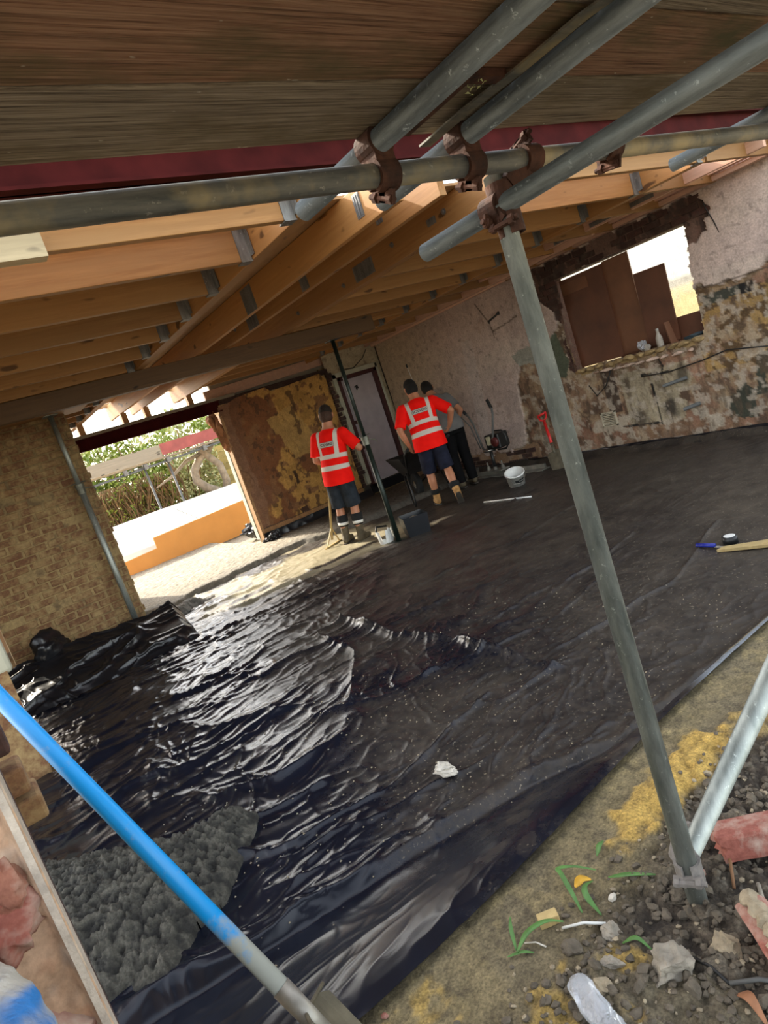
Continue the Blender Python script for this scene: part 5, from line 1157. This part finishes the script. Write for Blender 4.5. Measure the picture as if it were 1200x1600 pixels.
MB().tube([(sx_-.02, 7.2, z0+.40), (sx_-.03, 7.28, z0+.44), (sx_-.03, 7.29, z0+.50), (sx_-.05, 7.31, z0+.84), (sx_-.05, 7.36, z0+.96), (sx_-.05, 7.44, z0+1.06)], .016, 10).tube([(sx_-.08, 7.28, z0+.46), (sx_-.10, 7.33, z0+.82), (sx_-.11, 7.41, z0+.94), (sx_-.12, 7.46, z0+1.0)], .009, 8).build('handlebar', M['pipegrey'], vs_, True); MB().tube([(sx_-.05, 7.40, z0+1.01), (sx_-.05, 7.49, z0+1.11)], .024, 10).build('grip', M['blackr'], vs_, True)
MB().tube([(sx_-.03, 7.05, z0+.40), (sx_-.13, 6.96, z0+.48), (sx_-.14, 6.86, z0+.70), (sx_-.12, 6.79, z0+.92), (sx_-.10, 6.80, z0+1.0), (sx_-.08, 6.84, z0+1.08)], .016, 10).build('handlebar', M['pipegrey'], vs_, True); MB().tube([(sx_-.09, 6.81, z0+1.01), (sx_-.07, 6.87, z0+1.14)], .024, 10).build('grip', M['blackr'], vs_, True)
# red shovel against the wall
rs = thing('shovel', 'square shovel with red plastic D handle leaning on the right wall', 'shovel', (6.66, 5.88, .01)); b0 = Vector((6.66, 5.90, zf(6.66, 5.9)+.0)); t0 = Vector((7.17, 6.42, .93)); d2 = (t0-b0).normalized(); sd = Vector((-.35, 1, .0)); sd = (sd-d2*sd.dot(d2)).normalized(); up2 = sd.cross(d2)
sv, sf = blade_mesh(b0+d2*.30, -d2, sd, up2, .30, .12, .01); o = mk('blade', [v-Vector(rs.location) for v in sv], sf, M['blade'], rs); o.modifiers.new('t', 'SOLIDIFY').thickness = .004
MB().tube([b0+d2*.26, b0+d2*.42], [.02, .022], 12).build('socket', M['blade'], rs, True); q = b0+d2*.80
MB().tube([b0+d2*.38, q], [.021, .020], 14).build('shaft', M['redpl'], rs, True); MB().tube([q, q+d2*.03+sd*.045, q+d2*.11+sd*.062], .014, 10).tube([q, q+d2*.03-sd*.045, q+d2*.11-sd*.062], .014, 10).tube([q+d2*.11-sd*.068, q+d2*.11+sd*.068], .017, 12).build('grip', M['redpl'], rs, True)
# white tub
c0 = Vector((6.02, 6.10, zf(6.02, 6.1))); tb = thing('bucket', 'small white plastic tub with black print tipped on the sheet', 'bucket', c0); ax = Vector((-.25, -.30, .95)).normalized()
MB().lathe([(.105, 0), (.125, .17), (.133, .172), (.133, .19), (.12, .192), (.105, .03), (.0, .028)], c0+Vector((.02, .02, .02)), 28, ax).build('tub', M['whitepl'], tb, True)
for k, (da, dz, w_, h_) in enumerate(((0, .10, .05, .05), (.55, .12, .07, .02), (.62, .085, .09, .012), (.6, .06, .08, .012))):
    qn = Vector((0, 0, 1)).rotation_difference(ax); vsl = []
    for j in range(5):
        for zz in (-.5, .5):
            an = math.atan2(-1, -.45)+da-.3+(j/4-.5)*w_/.12; r_ = .1065+.02*((dz+zz*h_)/.17)+.0025; vsl.append(c0+Vector((.02, .02, .02))+qn@Vector((r_*math.cos(an), r_*math.sin(an), dz+zz*h_)))
    mk('print_mark', [v-c0 for v in vsl], [(2*j, 2*j+2, 2*j+3, 2*j+1) for j in range(4)], M['ink'], tb)
MB().tube([c0+Vector((-.12, -.02, .15)), c0+Vector((-.17, -.10, .07)), c0+Vector((-.08, -.18, .05)), c0+Vector((.08, -.12, .13))], .004, 6).build('handle', M['steel'], tb, True)
# black square tub and broken white bucket at the prop foot
c0 = Vector((4.36, 6.22, zf(4.36, 6.22))); bk = thing('tub', 'black plastic tub standing beside foot of the green prop', 'tub', c0, None)
def frustum(c, wx, wy, h, fl, rot, th=.006):
    q = Matrix.Rotation(rot, 3, 'Z'); P = lambda x, y, z: tuple(c+q@Vector((x, y, z)))
    lo = [P(-wx, -wy, 0), P(wx, -wy, 0), P(wx, wy, 0), P(-wx, wy, 0)]; hi = [P(-wx*fl, -wy*fl, h), P(wx*fl, -wy*fl, h), P(wx*fl, wy*fl, h), P(-wx*fl, wy*fl, h)]
    li = [P(-wx+th, -wy+th, th), P(wx-th, -wy+th, th), P(wx-th, wy-th, th), P(-wx+th, wy-th, th)]; hh = [P(-wx*fl+th, -wy*fl+th, h), P(wx*fl-th, -wy*fl+th, h), P(wx*fl-th, wy*fl-th, h), P(-wx*fl+th, wy*fl-th, h)]
    m = MB(); m.add(lo+hi+li+hh, [(3, 2, 1, 0), (0, 1, 5, 4), (1, 2, 6, 5), (2, 3, 7, 6), (3, 0, 4, 7), (8, 9, 10, 11), (9, 8, 12, 13), (10, 9, 13, 14), (11, 10, 14, 15), (8, 11, 15, 12), (4, 5, 13, 12), (5, 6, 14, 13), (6, 7, 15, 14), (7, 4, 12, 15)]); return m
frustum(c0, .13, .15, .23, 1.15, -.45).build('body', M['bucketblk'], bk); MB().rock(tuple(c0+Vector((0, .0, .17))), (.10, .11, .05), 5, 2, .5).build('mortar_load', M['stoned'], bk)
c0 = Vector((4.06, 6.46, zf(4.06, 6.46))); bk = thing('bucket', 'broken white bucket shell between the prop and the muddy boots', 'bucket', c0)
N = 20; vsb = []; fsb = []
for k in range(N):
    an = 2.6+k*.22; hh = .17-.10*(1 if k in (5, 6, 7, 12, 13) else 0)-.03*random.random()
    for r_, z_ in ((.085, 0), (.10+.005*(k % 2), hh)): vsb.append((r_*math.cos(an), r_*math.sin(an), z_))
for k in range(N-1): fsb.append((2*k, 2*k+2, 2*k+3, 2*k+1))
o = mk('shell', vsb, fsb, M['whitepl'], bk); o.modifiers.new('t', 'SOLIDIFY').thickness = .004
MB().tube([c0+Vector((-.10, .0, .17)), c0+Vector((-.02, .10, .20)), c0+Vector((.10, .06, .17))], .012, 8).build('rim', M['black'], bk, True)
# small things on the sheet at right
def on(x, y): return Vector((x, y, zf(x, y)))
p = on(3.98, 2.31); tp = thing('tape_roll', 'black tape roll standing flat with a pale top', 'tape', p); MB().lathe([(.047, 0), (.047, .05), (.034, .05), (.034, .002)], p, 24).build('tape', M['black'], tp, True); MB().lathe([(.036, .0), (.036, .0515), (.030, .0515)], p, 24).build('core', M['whitepl'], tp, True)
p = on(3.88, 2.42); kn_ = thing('trowel', 'small tool with a bright blue handle lying on the sheet', 'tool', p); MB().tube([(3.885, 2.49, p.z+.02), (3.88, 2.36, p.z+.02)], .014, 10).build('handle', M['bluegrip'], kn_, True); MB().beam((3.88, 2.36, p.z+.012), (3.875, 2.31, p.z+.010), .03, .003).build('blade', M['steel'], kn_)
m = MB().prism([(3.80, 2.31, 0), (3.86, 2.30, 0), (4.02, 1.99, 0), (4.01, 1.86, 0), (3.93, 1.90, 0)], (0, 0, zf(3.86, 2.2)+.006), (0, 0, zf(3.86, 2.2)+.024)); solo(m, 'wooden_lath', M['rake'], 'tan wooden piece lying beside the blue-handled tool', 'wood')
solo(MB().tube([on(5.37, 6.09)+Vector((0, 0, .008)), on(5.40, 5.7)+Vector((0, 0, .008)), on(5.43, 5.34)+Vector((0, 0, .008))], .009, 8), 'white_rod', M['whitepl'], 'thin white rod lying on the sheet below the white tub', 'rod', smooth=True)
solo(MB().beam((4.75, 8.55, .13), (4.82, 8.70, .75), .07, .02), 'timber_strip', M['palegreen'], 'short pale strip standing behind the worker with white-banded socks', 'timber')
m = MB().rock((1.295, 2.20, zf(1.295, 2.2)+.026), (.062, .038, .034), 17, 4, .55); solo(m, 'stone', M['stonew'], 'white mortar lump lying alone on the black sheet', 'stone')
m = MB(); rn = random.Random(9)
for k in range(700):
    x = rn.uniform(.25, 3.2); y = rn.uniform(1.75, 3.6); s = rn.uniform(.0015, .0055)
    if rn.random() < .5 and x > 1.8: continue
    z = zf(x, y)+s*.3; m.add([(x-s, y-s*.7, z), (x+s, y-s*.5, z), (x+s*.6, y+s, z), (x-s*.7, y+s*.6, z), (x, y, z+s*1.2)], [(0, 1, 4), (1, 2, 4), (2, 3, 4), (3, 0, 4)])
tag(m.build('crumbs', M['stonet'], None), 'fine crumbs of mortar scattered over the near black sheet', 'debris', kind='stuff')

# ================================================================== RUBBLE ON THE BANK
gm = bpy.data.objects['ground_front']
gbv = BVHTree.FromPolygons([v.co for v in gm.data.vertices], [tuple(p.vertices) for p in gm.data.polygons])
def gz(x, y): h = gbv.ray_cast(Vector((x, y, 2)), Vector((0, 0, -1))); return h[0].z if h[0] else .2
def brickbat(x, y, size, rz, tilt, mat, label, seed, mort=None):
    z = gz(x, y); t = thing('broken_brick', label, 'brick', (x, y, z)); bm = bmesh.new(); bmesh.ops.create_cube(bm, size=1); bmesh.ops.subdivide_edges(bm, edges=list(bm.edges), cuts=5, use_grid_fill=True)
    q = Matrix.Rotation(rz, 3, 'Z')@Matrix.Rotation(tilt, 3, 'X'); vs = []
    for v in bm.verts:
        p = v.co; k = fbm(np.array([p.x*4+seed]), np.array([p.y*4+p.z*5]), seed, 3)[0]-.5; e = .94 if sum(abs(c) > .45 for c in p) > 1 else 1
        vs.append(q@Vector((p.x*size[0]*e*(1+.12*k)+(.25*k*size[0] if p.x > .45 else 0), p.y*size[1]*e*(1+.1*k), p.z*size[2]*e*(1+.1*k))))
    fs = [tuple(w.index for w in f.verts) for f in bm.faces]; bm.free(); mn = min(v.z for v in vs); vs = [v+Vector((0, 0, -mn-.008)) for v in vs]
    mk('brick', vs, fs, mat, t)
    if mort:
        m = MB()
        for k in range(5): m.rock(tuple(q@Vector(((k-2)*size[0]*.2, mort[0]*size[1]*.5, mort[1]*size[2]*.45))+Vector((0, 0, -mn))), (size[0]*.17, size[1]*.28, size[2]*.22), seed+k, 2, .5)
        m.build('mortar', M['stonet'], t, local=True)
    return t
brickbat(1.36, .93, (.17, .10, .07), 2.4, .25, M['brickr'], 'broken red brick with tan mortar beside foot of the brace', 3, (-1, -.4))
brickbat(1.075, .735, (.15, .10, .065), .9, 1.1, M['brickr'], 'half brick with pale face at lower right edge', 5, (.9, .2))
def stone(x, y, size, mat, label, seed, group=None, dz=.25): m = MB().rock((x, y, gz(x, y)+size[2]*dz), size, seed, 4 if size[0] > .03 else 3, .6); solo(m, 'stone', mat, label, 'stone', group)
stone(.915, .905, (.055, .048, .038), M['stone'], 'largest jagged grey stone below the upright', 11)
stone(1.04, .84, (.045, .038, .03), M['stonet'], 'brownish stone between the grey stone and the half brick', 12)
stone(.855, 1.02, (.030, .018, .014), M['stone'], 'flat pale grey chip left of the largest grey stone', 13)
stone(.93, 1.07, (.032, .026, .022), M['stone'], 'rounded grey stone at end of the white rod', 14)
stone(1.02, 1.13, (.015, .012, .010), M['stonew'], 'tiny white chip near the green leaves', 15)
b = MB().box((.838, 1.205, gz(.86, 1.22)-.003), (.892, 1.235, gz(.86, 1.22)+.024), Matrix.Rotation(-.5, 3, 'Z')); solo(b, 'wood_chip', M['rake'], 'small tan block lying at tip of the lower leaf', 'wood', bevel=.003)
stone(.83, 1.12, (.03, .024, .018), M['stoned'], 'dark clod under the lower green leaf', 16)
stone(1.12, 1.0, (.035, .03, .024), M['stoned'], 'dark clod just left of the upright foot', 17)
stone(1.16, .86, (.04, .03, .022), M['stoned'], 'dark clod right of the upright foot', 18)
stone(.80, 1.0, (.028, .024, .02), M['stonet'], 'tan pebble above the crumpled bottle', 19)
stone(.42, 1.375, (.010, .008, .006), M['brickr'], 'tiny red brick crumb by the sheet edge', 20)
stone(1.20, .99, (.022, .018, .014), M['brickr'], 'small red crumb beside the mud covered coupler', 22)
stone(.90, .84, (.022, .02, .018), M['stoned'], 'dark pebble below the largest grey stone', 23)
rn = random.Random(77); m = MB()
for k in range(1500):
    x = rn.uniform(.35, 1.75); y = rn.uniform(.55, 1.22)
    if y > 1.05+.08*(x-.7)+.05 and rn.random() < .8: continue
    s = rn.uniform(.004, .016)*(1 if rn.random() < .8 else 1.4); m.rock((x, y, gz(x, y)+s*.2), (s, s*rn.uniform(.6, 1), s*rn.uniform(.45, .8)), k, 1, .7)
tag(m.build('gravel', M['stoned'], None), 'loose dark clods and grit over the soil bank', 'gravel', kind='stuff')
m = MB()
for k in range(240):
    x = rn.uniform(.35, 1.7); y = rn.uniform(.6, 1.2); s = rn.uniform(.003, .010); m.rock((x, y, gz(x, y)+s*.3), (s, s*rn.uniform(.6, 1), s*.6), k+900, 1, .7)
tag(m.build('gravel', M['stonet'], None), 'pale grit sprinkled among the dark clods', 'gravel', kind='stuff')
# leaves of grass
def blade_leaf(pts, w, label, mat=M['grass'], name='grass_blade', cat='leaf'):
    vs = []; fs = []; n = len(pts)
    Q = [Vector((x, y, gz(x, y)+z)) for x, y, z in pts]; Q = [Q[0]*2-Q[1]]+Q+[Q[-1]*2-Q[-2]]; P = []
    for i in range(1, len(Q)-2):
        for k in range(5): u = k/5; a, b, c, e = Q[i-1:i+3]; P.append(.5*((2*b)+(c-a)*u+(2*a-5*b+4*c-e)*u*u+(3*b-a-3*c+e)*u**3))
    P.append(Q[-2]); n = len(P)
    for i, p in enumerate(P):
        d = (P[min(i+1, n-1)]-P[max(i-1, 0)]).normalized(); s = d.cross(Vector((0, 0, 1))).normalized(); ww = w*(.25+.75*min(1, 4*i/n, 2.2*(n-1-i)/n)); vs += [p-s*ww, p+Vector((0, 0, -.002)), p+s*ww]
    for i in range(n-1): o = i*3; fs += [(o, o+1, o+4, o+3), (o+1, o+2, o+5, o+4)]
    xs = Vector((sum(v.x for v in vs)/len(vs), sum(v.y for v in vs)/len(vs), min(v.z for v in vs))); ob = mk(name, vs, fs, mat, None, True, xs); ob.location = xs; ob.modifiers.new('t', 'SOLIDIFY').thickness = .0012; tag(ob, label, cat)
blade_leaf([(.93, 1.16, .01), (.95, 1.20, .03), (.985, 1.265, .035), (1.0, 1.29, .03), (1.03, 1.255, .03), (1.06, 1.21, .015)], .0065, 'curled green leaf round the yellow leaf')
blade_leaf([(.955, 1.12, .005), (.965, 1.165, .03), (.99, 1.19, .03), (1.03, 1.20, .01)], .008, 'bright green leaf just below the yellow leaf')
blade_leaf([(1.06, 1.17, .01), (1.09, 1.12, .018), (1.13, 1.07, .008)], .007, 'green leaf pointing at the mud covered coupler')
blade_leaf([(1.11, 1.245, .01), (1.13, 1.245, .03), (1.155, 1.25, .02)], .008, 'small green leaf beside the sand')
blade_leaf([(.74, 1.22, .01), (.79, 1.22, .03), (.84, 1.20, .035), (.875, 1.175, .02)], .0075, 'long green leaf reaching the white rod')
blade_leaf([(.745, 1.225, .01), (.775, 1.265, .03), (.80, 1.29, .03)], .005, 'short upright green leaf at left')
blade_leaf([(.915, 1.03, .008), (.935, 1.0, .015), (.94, .965, .006)], .006, 'thin green leaf above the flat pale chip')
blade_leaf([(.72, 1.235, .006), (.75, 1.21, .012), (.77, 1.19, .006)], .004, 'small grass blade at base of the long leaf')
blade_leaf([(.985, 1.225, .012), (1.01, 1.22, .022), (1.03, 1.205, .012)], .014, 'yellow leaf in the ring of green', M['leafy'], 'yellow_leaf')
blade_leaf([(1.235, 1.075, .012), (1.25, 1.05, .03), (1.26, 1.01, .012)], .014, 'yellow leaf lying between the two steel tubes', M['leafy'], 'yellow_leaf')
blade_leaf([(.945, .77, .008), (.935, .735, .03), (.915, .695, .01)], .012, 'curled dead brown leaf at bottom right', M['leafbr'], 'dead_leaf')
def stick(a, b, r, mat, name, label, cat): solo(MB().tube([Vector((a[0], a[1], gz(*a)+r+.004)), Vector(((a[0]+b[0])/2+.004, (a[1]+b[1])/2, max(gz(*a), gz(*b))+r+.008)), Vector((b[0], b[1], gz(*b)+r+.004))], r, 8), name, mat, label, cat, smooth=True)
stick((.865, 1.175), (.935, 1.09), .0035, M['whitepl'], 'white_rod', 'thin white rod lying on the soil below the yellow leaf', 'rod')
stick((1.31, .97), (1.20, .90), .004, M['twig'], 'twig', 'reddish brown twig beside the broken red brick', 'twig')
stick((1.24, .86), (1.15, .80), .005, M['stone'], 'twig', 'grey stick below the broken red brick', 'twig')
stick((.97, .88), (.955, .79), .004, M['cable'], 'cable', 'black cable half buried near the half brick', 'cable')
stick((.955, .79), (1.03, .70), .005, M['pipegrey'], 'wire', 'grey wire end beside the brown leaf', 'wire')
stick((.775, 1.225), (.80, 1.175), .002, M['stonew'], 'twig', 'pale thin stem across the long leaf base', 'twig')
# crumpled clear bottle
p = Vector((.735, .985, gz(.735, .985)+.022)); bt = thing('plastic_bottle', 'crumpled clear plastic bottle lying at bottom edge of the soil', 'bottle', p); ax = Vector((-.06, -.2, -.02)).normalized()
S, T = np.meshgrid(np.linspace(0, 2*math.pi, 40), np.linspace(0, 1, 46)); r_ = np.interp(T, [0, .02, .1, .75, .9, .96, 1], [.008, .022, .026, .026, .012, .011, .011])*(1+.38*(fbm(np.cos(S)*2+T*6, np.sin(S)*2+T*3, 5, 3)-.5)*2*(T < .9)); q = Vector((0, 0, 1)).rotation_difference(ax); Rm = np.array(q.to_matrix())
P = np.stack([r_*np.cos(S), r_*np.sin(S)*.72, (T-.3)*.19], -1)@Rm.T; gridmesh('body', P[..., 0], P[..., 1], P[..., 2], None, M['clear'], bt)
S, T = np.meshgrid(np.linspace(.2, 2.6, 20), np.linspace(.3, .6, 12)); r_ = .0275*(1+.3*(fbm(np.cos(S)*2+T*6, np.sin(S)*2+T*3, 5, 3)-.5)*2); P = np.stack([r_*np.cos(S), r_*np.sin(S)*.74, (T-.3)*.19], -1)@Rm.T; gridmesh('label_print', P[..., 0], P[..., 1], P[..., 2], None, M['blueprint2'] if 'blueprint2' in M else M['clear'], bt)
# stacked sacks at lower left
def sack(cx, cy, cz, hx, hy, hz, label, seed):
    A, B = np.meshgrid(np.linspace(0, 2*math.pi, 200), np.linspace(-math.pi/2, math.pi/2, 120)); sg = lambda v, e: np.sign(v)*np.abs(v)**e
    X = sg(np.cos(B), .6)*sg(np.cos(A), .62); Y = sg(np.cos(B), .6)*sg(np.sin(A), .62); Z = sg(np.sin(B), .75)
    n = fbm(X*3+seed, Y*3+Z*2, seed, 4)-.5; n2 = ridge(X*4+Y*3, Y*5-Z*4+n*2, seed+2)**4; k = 1+.10*n
    X2 = cx+hx*X*k; Y2 = cy+hy*Y*k; Z2 = cz+hz*Z*(1+.25*n)
    c = np.zeros(X.shape+(3,)); c[:] = (.50, .48, .43); n3 = fbm(X*5, Y*5+Z*3, seed+7, 4)-.5
    c = lay(c, sst(.58, .68, X*.75-Y*.35+n3*.45)*sst(.85, .7, Z+n3*.3), (.02, .20, .58)); c = lay(c, ((Z+n3*.8 < -.1)*(X+n3 > .75)*(Y > -.2)).astype(float)*.8, (.55, .50, .42)); c = lay(c, ((X < .62)*(Z > .2)).astype(float)*.9, (.56, .46, .30)); c = lay(c, ((np.abs(X-.3) < .12)*(np.abs(Y+.2) < .3)*(Z > .2)).astype(float), (.03, .03, .035))
    ob = gridmesh('plaster_sack', X2-cx, Y2-cy, Z2-cz+hz, c, M['sackattr']); ob.location = (cx, cy, cz-hz); tag(ob, label, 'sack', 'plaster sacks stacked by the near pier'); return ob
M['sackattr'] = attrmat('printed_sack', .6, 30, .2, .5, .01)
lab = ['lowest', 'second', 'third', 'fourth', 'fifth', 'sixth', 'seventh', 'topmost']
for k in range(8): sack(-.365, .56, .275+.1315*k, .30, .235, .075, f'{lab[k]} blue and white plaster sack in the stack by the near pier' if k < 7 else 'topmost blue and white plaster sack at lower left corner', 400+k*3)
